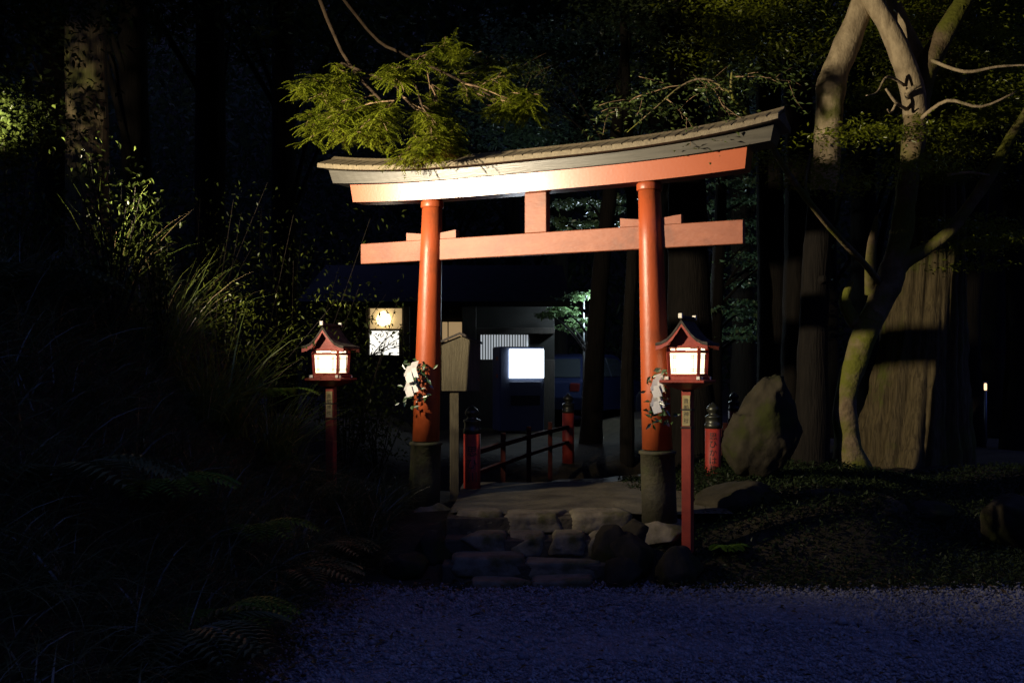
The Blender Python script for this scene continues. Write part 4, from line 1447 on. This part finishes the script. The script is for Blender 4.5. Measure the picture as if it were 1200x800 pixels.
tuft('fine pale grass tuft catching the floodlight on the bank crest', spot_on(190, 6.8), 260, .92, .008, 'grass_lit', .40, .40, 16, 1)
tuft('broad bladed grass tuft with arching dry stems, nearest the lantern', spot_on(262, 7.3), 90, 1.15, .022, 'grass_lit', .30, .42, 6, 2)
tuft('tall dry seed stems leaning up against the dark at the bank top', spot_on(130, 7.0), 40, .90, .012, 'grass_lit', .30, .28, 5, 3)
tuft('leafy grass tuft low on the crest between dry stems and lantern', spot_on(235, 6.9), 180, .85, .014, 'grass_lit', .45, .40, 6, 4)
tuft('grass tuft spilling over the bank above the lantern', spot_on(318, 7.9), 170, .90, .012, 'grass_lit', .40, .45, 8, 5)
tuft('thin grass tuft in shade beside the lantern post', spot_on(395, 8.4), 150, .55, .010, 'grass', .45, .5, 4, 6)
for i, (px, Y) in enumerate(((60, 4.2), (150, 4.6), (230, 4.9), (30, 3.4), (300, 6.2), (340, 7.0), (120, 3.6))):
    tuft(['dim coarse grass tuft near the bottom corner of the bank', 'dim coarse grass tuft low on the bank by the gravel', 'dim grass tuft hanging over the gravel edge', 'nearest coarse grass tuft at the frame edge',
          'dim grass tuft halfway up the shaded bank', 'dim grass tuft where bank meets steps', 'shaded grass tuft between the two coarsest tufts'][i], spot_on(px, Y), 70, .62, .013, 'grass', .5, .55, 3, 20 + i)


def shrub(name, label, p, n, rad, ln, wd, h, seed, mat='shrub', group='leafy shrubs on the bank', stems=7):
    rs = np.random.default_rng(seed)
    p = Vector((p[0], p[1], G(p[0], p[1]) - .05))
    t = thing(name, label, 'shrub', p, 0, group)
    b = MB()
    pts = []
    for k in range(stems):
        e = Vector((rs.normal(0, rad[0] * .7), rs.normal(0, rad[1] * .7), h * rs.uniform(.6, 1.05)))
        path = [Vector((0, 0, 0)), e * .4 + Vector((rs.normal(0, .04), rs.normal(0, .04), 0)), e]
        b.tube(path, [.009, .005, .002], 5, .1)
        for q in range(n // stems // 6):
            s_ = rs.uniform(.3, 1.05)
            pts.append(tuple(e * s_))
    b.build('stems', M['dark_bark'], t)
    pts = np.array(pts)
    P = np.repeat(pts, 6, 0) + rs.normal(0, 1, (len(pts) * 6, 3)) * np.array([rad[0] * .32, rad[1] * .32, .09])
    m = len(P)
    D = rs.normal(0, 1, (m, 3)); D[:, 2] -= .25
    Nn = rs.normal(0, .5, (m, 3)); Nn[:, 2] += 1
    link('leaves', leaf_mesh('leaves', M[mat], P, D, Nn, rs.uniform(.6, 1.3, m) * ln, rs.uniform(.7, 1.2, m) * wd), t)
    return t


shrub('broadleaf_shrub', 'sparse broadleaf shrub with glinting leaves standing before the cypress trunk', (-3.75, 7.5), 110, (.40, .25), .060, .030, 1.25, 1, stems=6)
shrub('broadleaf_shrub', 'thin leafy shrub catching light between cypress trunk and drooping bough', spot_on(215, 9.4), 130, (.40, .35), .060, .028, 1.9, 2, stems=5)
shrub('broadleaf_shrub', 'tall sparse shrub with small bright leaves beneath the drooping bough', spot_on(290, 9.6), 260, (.42, .4), .055, .026, 2.3, 3, stems=7)
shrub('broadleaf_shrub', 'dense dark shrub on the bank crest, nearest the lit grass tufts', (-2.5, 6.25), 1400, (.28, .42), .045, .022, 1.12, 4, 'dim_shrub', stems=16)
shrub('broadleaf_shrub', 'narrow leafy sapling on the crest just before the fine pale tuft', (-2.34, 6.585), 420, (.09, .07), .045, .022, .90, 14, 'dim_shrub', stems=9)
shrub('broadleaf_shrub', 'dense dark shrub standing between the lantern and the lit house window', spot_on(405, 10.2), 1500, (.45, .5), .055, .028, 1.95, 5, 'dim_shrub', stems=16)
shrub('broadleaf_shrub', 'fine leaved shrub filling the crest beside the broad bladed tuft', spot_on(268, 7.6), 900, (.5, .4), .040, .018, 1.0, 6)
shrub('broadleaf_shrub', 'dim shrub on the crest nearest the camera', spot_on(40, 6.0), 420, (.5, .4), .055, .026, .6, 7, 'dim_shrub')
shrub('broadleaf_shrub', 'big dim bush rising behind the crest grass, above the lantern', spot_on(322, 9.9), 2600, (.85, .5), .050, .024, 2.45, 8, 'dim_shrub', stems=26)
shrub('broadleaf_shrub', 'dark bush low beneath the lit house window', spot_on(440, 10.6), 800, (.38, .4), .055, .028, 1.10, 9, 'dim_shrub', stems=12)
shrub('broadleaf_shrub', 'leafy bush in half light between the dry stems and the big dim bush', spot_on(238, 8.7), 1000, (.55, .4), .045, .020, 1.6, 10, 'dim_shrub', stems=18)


def fern(label, p, nf, ln, seed, mat='fern'):
    rs = np.random.default_rng(seed)
    p = Vector((p[0], p[1], G(p[0], p[1]) + (p[2] if len(p) > 2 else 0)))
    t = thing('fern', label, 'fern', p, 0, 'ferns on the slopes')
    for k in range(nf):
        a = rs.uniform(-2.6, .6)
        d = Vector((math.cos(a), math.sin(a), 1.0)).normalized()
        q = Vector((0, 0, 0)); P, D, Nn, L, W = [], [], [], [], []
        m = 16
        for i in range(m):
            d = (d + Vector((0, 0, -.09))).normalized()
            q = q + d * ln / m
            s_ = d.cross(Vector((0, 0, 1))).normalized()
            w = .30 * ln * math.sin(math.pi * min(1, (i + 1.5) / (m + 1.5))) ** .8
            for sg in (-1, 1):
                P.append(tuple(q)); D.append(tuple(s_ * sg + d * .45)); Nn.append((0, 0, 1)); L.append(w); W.append(.028)
        link('frond', leaf_mesh('frond', M[mat], P, D, Nn, L, W), t)
    return t


fern('bright green fern frond spreading left of the red lantern', spot_on(318, 8.3) + (.32,), 7, .42, 1)
fern('dim bluish fern near the gravel at the bank foot', spot_on(250, 5.4), 8, .5, 2)
fern('dim fern halfway down the bank, between the coarse tufts', spot_on(290, 6.5), 8, .5, 3)
fern('dim fern on the bank beneath the fine pale tuft', spot_on(180, 5.6), 8, .5, 4)
fern('broad fern at the bank foot with fronds over the gravel edge', spot_on(205, 4.9), 9, .62, 6, 'grass')
fern('large dim fern low on the bank in the corner by the frame edge', spot_on(60, 4.7), 9, .65, 7, 'grass')
fern('dim fern on the bank above the corner fern', spot_on(20, 5.6), 8, .6, 8, 'grass')
fern('fern on the bank straight below the red lantern', spot_on(372, 7.6), 8, .5, 9, 'grass')
fern('fern between the lantern and the gravel corner', spot_on(335, 6.6), 8, .55, 10, 'grass')
fern('small yellowish fern on the mound beside the lantern post', spot_on(850, 7.75), 6, .2, 5)

# bare twigs in front of the lit window
sb = thing('bare_shrub', 'bare twiggy shrub crossing the lit house window', 'shrub', foot(425, 14.0))
tubes, tips = [], []
for a in ((.9, 0, .25), (.7, .1, .55), (1, -.1, .12), (.5, .1, .8)):
    twig_fan(at(436, 412, 14) - Vector((0, 0, .05)), a, .55, 1, tubes, tips, -.03, .4, .008)
b = MB()
b.tube([foot(425, 14.0), at(426, 450, 14), at(436, 412, 14)], [.02, .016, .010], 6)
for path, rr in tubes:
    b.tube(path, rr, 4, sub=1)
b.build('stems', M['dark_bark'], sb, off=foot(425, 14.0))

# ------------------------------------------------------------------ house behind, vending machine, car, lamps
HY = 20.0
hz = G((520 - 600) * HY / F, HY)


def Hx(px): return (px - 600) * HY / F
def Hz(py): return EYE + (430 - py) * HY / F


HO = Vector((Hx(540), HY, hz - .1))
house = thing('house', 'dark low house with lit paper window and slatted window behind the gate', 'house', HO)


def hbox(name, mat, x0, x1, y0, y1, d0, d1, parent=house, ch=.006):
    b = MB()
    b.box(((x0 + x1) / 2 - HO.x, (d0 + d1) / 2, (y0 + y1) / 2 - HO.z), (x1 - x0, d1 - d0, y1 - y0), ch)
    return b.build(name, M[mat], parent)


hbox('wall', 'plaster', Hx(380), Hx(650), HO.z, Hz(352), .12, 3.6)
wf = hbox('window_frame', 'dark_wood', Hx(428), Hx(476), Hz(419), Hz(416), -.02, .11)
hbox('window_pane', 'shoji', Hx(433), Hx(467), Hz(416), Hz(387.5), .06, .10)
hbox('transom_pane', 'warm_pane', Hx(433), Hx(470.5), Hz(385), Hz(361), .06, .10)
hbox('window_rail', 'dark_wood', Hx(433), Hx(472), Hz(387.4), Hz(385.2), .02, .115)
hbox('jamb', 'board_wood', Hx(467.3), Hx(471.5), Hz(416), Hz(387.6), .0, .118)
hbox('jamb', 'dark_wood', Hx(428), Hx(432.5), Hz(415.8), Hz(360), .0, .118)
b = MB(); b.lathe([(.02, .16), (.10, .12), (.15, 0), (.12, -.10), (.03, -.14)], 16, (Hx(450) - HO.x, -.05, Hz(374) - HO.z))
b.build('lamp_globe', M['bulb'], house)
hbox('side_pane', 'warm_pane', Hx(518), Hx(524), Hz(400), Hz(377), .06, .10)
hbox('side_pane', 'warm_pane', Hx(525.5), Hx(541), Hz(400), Hz(377), .06, .10)
hbox('post', 'dark_wood', Hx(541.5), Hx(558), Hz(440), Hz(355), -.05, .117)
hbox('post', 'dark_wood', Hx(472.5), Hx(480), Hz(440), Hz(355), -.05, .117)
hbox('lower_panel', 'dark_wood', Hx(400), Hx(650), HO.z, Hz(421), .03, .116)
sw = hbox('slatted_window', 'blind_pane', Hx(563), Hx(619), Hz(421), Hz(392), .07, .105)
b = MB()
for k in range(19):
    x = Hx(562.5) + (Hx(619.5) - Hx(562.5)) * k / 18
    b.box((x - HO.x, .035, (Hz(421) + Hz(391)) / 2 - HO.z), (.020, .03, Hz(391) - Hz(421)), .002)
b.build('slats', M['slat'], sw)
hbox('beam', 'dark_wood', Hx(558.5), Hx(650), Hz(391), Hz(384), -.03, .114)
b = MB()
x0, x1 = Hx(360) - HO.x, Hx(665) - HO.x
za, zb = Hz(357) - HO.z, Hz(357) - HO.z + 1.0
b.add([(x0, -1.0, za), (x1, -1.0, za), (x1, 2.0, zb), (x0, 2.0, zb), (x1, 4.6, za), (x0, 4.6, za)] + [(x0, -1.0, za - .1), (x1, -1.0, za - .1), (x1, 2.0, zb - .1), (x0, 2.0, zb - .1), (x1, 4.6, za - .1), (x0, 4.6, za - .1)],
      [(0, 1, 2, 3), (3, 2, 4, 5), (6, 9, 8, 7), (9, 11, 10, 8), (0, 6, 7, 1), (4, 10, 11, 5), (0, 3, 9, 6), (3, 5, 11, 9), (1, 7, 8, 2), (2, 8, 10, 4)])
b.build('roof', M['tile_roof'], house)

# vending machine with a blazing display, turned a little
VY = 18.6
vx = at(617, 0, VY).x
vz = G(vx, VY)
vscale = 1.0
vm = thing('vending_machine', 'vending machine with blazing white display in front of the slatted window', 'vending machine', (vx - .02, VY, vz), R(14))
ztop = EYE + (430 - 406) * VY / F - vz
b = MB(); b.box((-.06, .32, ztop / 2), (.86, .62, ztop), .02)
b.build('cabinet', M['machine'], vm)
zb = EYE + (430 - 442.5) * VY / F - vz
b = MB(); b.box((.02, -.012, (zb + ztop - .05) / 2), (.66, .03, ztop - .05 - zb), .006)
b.build('display', M['display'], vm)
b = MB(); b.box((.0, -.008, zb - .12), (.60, .02, .10), .004)
b.build('button_panel', M['machine'], vm)
b = MB(); b.box((.0, -.010, zb - .42), (.56, .02, .18), .004)
b.build('pickup_flap', M['rubber'], vm)
for zz in (ztop - .22, ztop - .55):
    b = MB(); b.box((-.493, .22, zz), (.006, .16, .07), .001)
    b.build('sticker', M['sticker'], vm)

# parked car seen from its tail quarter
CY = 21.5
cx = at(690, 0, CY).x
car = thing('parked_car', 'dark blue parked car beside the glowing vending machine', 'car', (cx, CY + 1.2, G(cx, CY)), R(62))


def car_shell(pts, hw0, hw1, name, mat, inset=0):
    """side outline PTS (x, z), narrower towards the top"""
    b = MB()
    zs = [z for x, z in pts]
    z0, z1 = min(zs), max(zs)
    def hw(z): return hw0 + (hw1 - hw0) * ((z - z0) / (z1 - z0)) ** 1.5
    n = len(pts)
    b.add([(x, -hw(z), z) for x, z in pts] + [(x, hw(z), z) for x, z in pts], [tuple((k, (k + 1) % n, n + (k + 1) % n, n + k)) for k in range(n)])
    b.f.append(tuple(range(n))); b.sm.append(False)
    b.f.append(tuple(range(n, 2 * n))[::-1]); b.sm.append(False)
    return b.build(name, M[mat], car)


body = car_shell([(-2.0, .30), (-2.05, .55), (-1.98, .86), (-1.75, .93), (-.9, .95), (.75, .93), (1.75, .80), (1.98, .62), (2.0, .32), (1.72, .25), (1.62, .52), (1.35, .62), (1.08, .52), (.98, .25), (-.98, .25), (-1.08, .52), (-1.35, .62), (-1.62, .52), (-1.72, .25)], .84, .80, 'body', 'car')
cab = car_shell([(-1.75, .93), (-1.35, 1.40), (-1.0, 1.47), (.2, 1.47), (.5, 1.40), (1.05, .935)], .78, .58, 'cabin', 'car')
for sg in (-1, 1):
    for (q) in ([(-1.45, .98), (-1.2, 1.36), (-.35, 1.39), (-.35, .98)], [(-.27, .98), (-.27, 1.39), (.38, 1.37), (.82, .98)]):
        b = MB()
        def yy_(z): return sg * (.78 + (.58 - .78) * ((z - .93) / .54) ** 1.5 + .006)
        b.add([(x, yy_(z), z) for x, z in q] + [(x, yy_(z) - sg * .02, z) for x, z in q], [(0, 1, 2, 3), (7, 6, 5, 4), (0, 1, 5, 4), (1, 2, 6, 5), (2, 3, 7, 6), (3, 0, 4, 7)])
        b.build('side_window', M['glass'], car)
    b = MB(); b.box((1.86, sg * .60, .72), (.10, .34, .14), .02)
    b.build('headlight', M['car_lens'], car)
    b = MB(); b.box((-2.0, sg * .66, .76), (.06, .22, .18), .02)
    b.build('tail_light', M['tail_lens'], car)
    for xw in (-1.35, 1.35):
        b = MB()
        prof = [(.17, -.09), (.30, -.10), (.315, -.06), (.315, .06), (.30, .10), (.17, .09)]
        b.lathe(prof, 28, (0, 0, 0))
        b.v = [(x + xw, z + sg * .73, y + .315) for x, y, z in b.v]
        w = b.build('wheel', M['rubber'], car)
        b = MB(); b.lathe([(.175, -.05), (.175, .05), (.05, .07)], 20, (0, 0, 0))
        b.v = [(x + xw, sg * z + sg * .745, y + .315) for x, y, z in b.v]
        b.build('rim', M['chrome'], w)
for (xa, za, xb, zb, nm) in ((-1.725, .975, -1.40, 1.36, 'rear_window'), (1.01, .975, .55, 1.365, 'windscreen')):
    b = MB()
    off = -.012 if xa < 0 else .012
    q = [(xa + off, -.66, za), (xa + off, .66, za), (xb + off, .52, zb), (xb + off, -.52, zb)]
    b.add(q + [(x - off * 1.5, y, z - .004) for x, y, z in q], [(0, 1, 2, 3), (7, 6, 5, 4), (0, 1, 5, 4), (1, 2, 6, 5), (2, 3, 7, 6), (3, 0, 4, 7)])
    b.build(nm, M['glass'], car)

# street lamp beyond the maple
LY = 19.6
lx = at(684, 0, LY).x
lz = G(lx, LY)
sl = thing('street_lamp', 'slim pole lamp with cool white head by the parked car', 'street lamp', (lx, LY, lz))
ht = EYE + (430 - 352) * LY / F - lz
b = MB(); b.lathe([(.022, -.1), (.018, ht)], 12)
b.build('pole', M['steel'], sl)
b = MB(); b.tube([(0, 0, ht), (.08, -.02, ht + .12), (.25, -.05, ht + .15)], [.025, .022, .02], 8)
b.build('arm', M['steel'], sl)
b = MB(); b.box((.33, -.05, ht + .14), (.22, .12, .06), .015)
hd = b.build('lamp_head', M['steel'], sl)
b = MB(); b.box((.33, -.05, ht + .105), (.18, .09, .008), .002)
b.build('lens', M['cool_lamp'], hd)
pd = bpy.data.lights.new('street_lamp_light', 'POINT')
pd.energy = 150.0
pd.color = (0.70, 0.88, 1.0)
pd.shadow_soft_size = .08
po = bpy.data.objects.new('street_lamp_light', pd)
po.location = (lx + .33, LY - .05, lz + ht + .03)
COL.objects.link(po)

# tiny far lamps among the trees
def far_lamp(label, px, py, Y, w, h, mat, cat='lamp'):
    p = at(px, py, Y)
    g = G(p.x, Y)
    t = thing('far_lamp', label, cat, (p.x, Y, g), 0, 'tiny lamps far among the trees')
    b = MB(); b.lathe([(.03, -.1), (.025, p.z - g - h / 2)], 8)
    b.build('post', M['steel'], t)
    b = MB(); b.box((0, 0, p.z - g), (w, w, h), .01)
    b.build('lens', M[mat], t)
    b = MB(); b.box((0, 0, p.z - g + h / 2 + .015), (w * 1.6, w * 1.6, .02), .004)
    b.build('cap', M['steel'], t)


far_lamp('tiny amber lamp far among the trees past the giant cedar', 1155, 453, 17, .04, .12, 'amber')
far_lamp('tiny blue lamp low beside the giant cedar trunk', 1126, 508, 17.5, .045, .16, 'blue_lamp')
far_lamp('tiny blue lamp low beneath the amber lamp', 1152, 508, 17.5, .05, .16, 'blue_lamp')
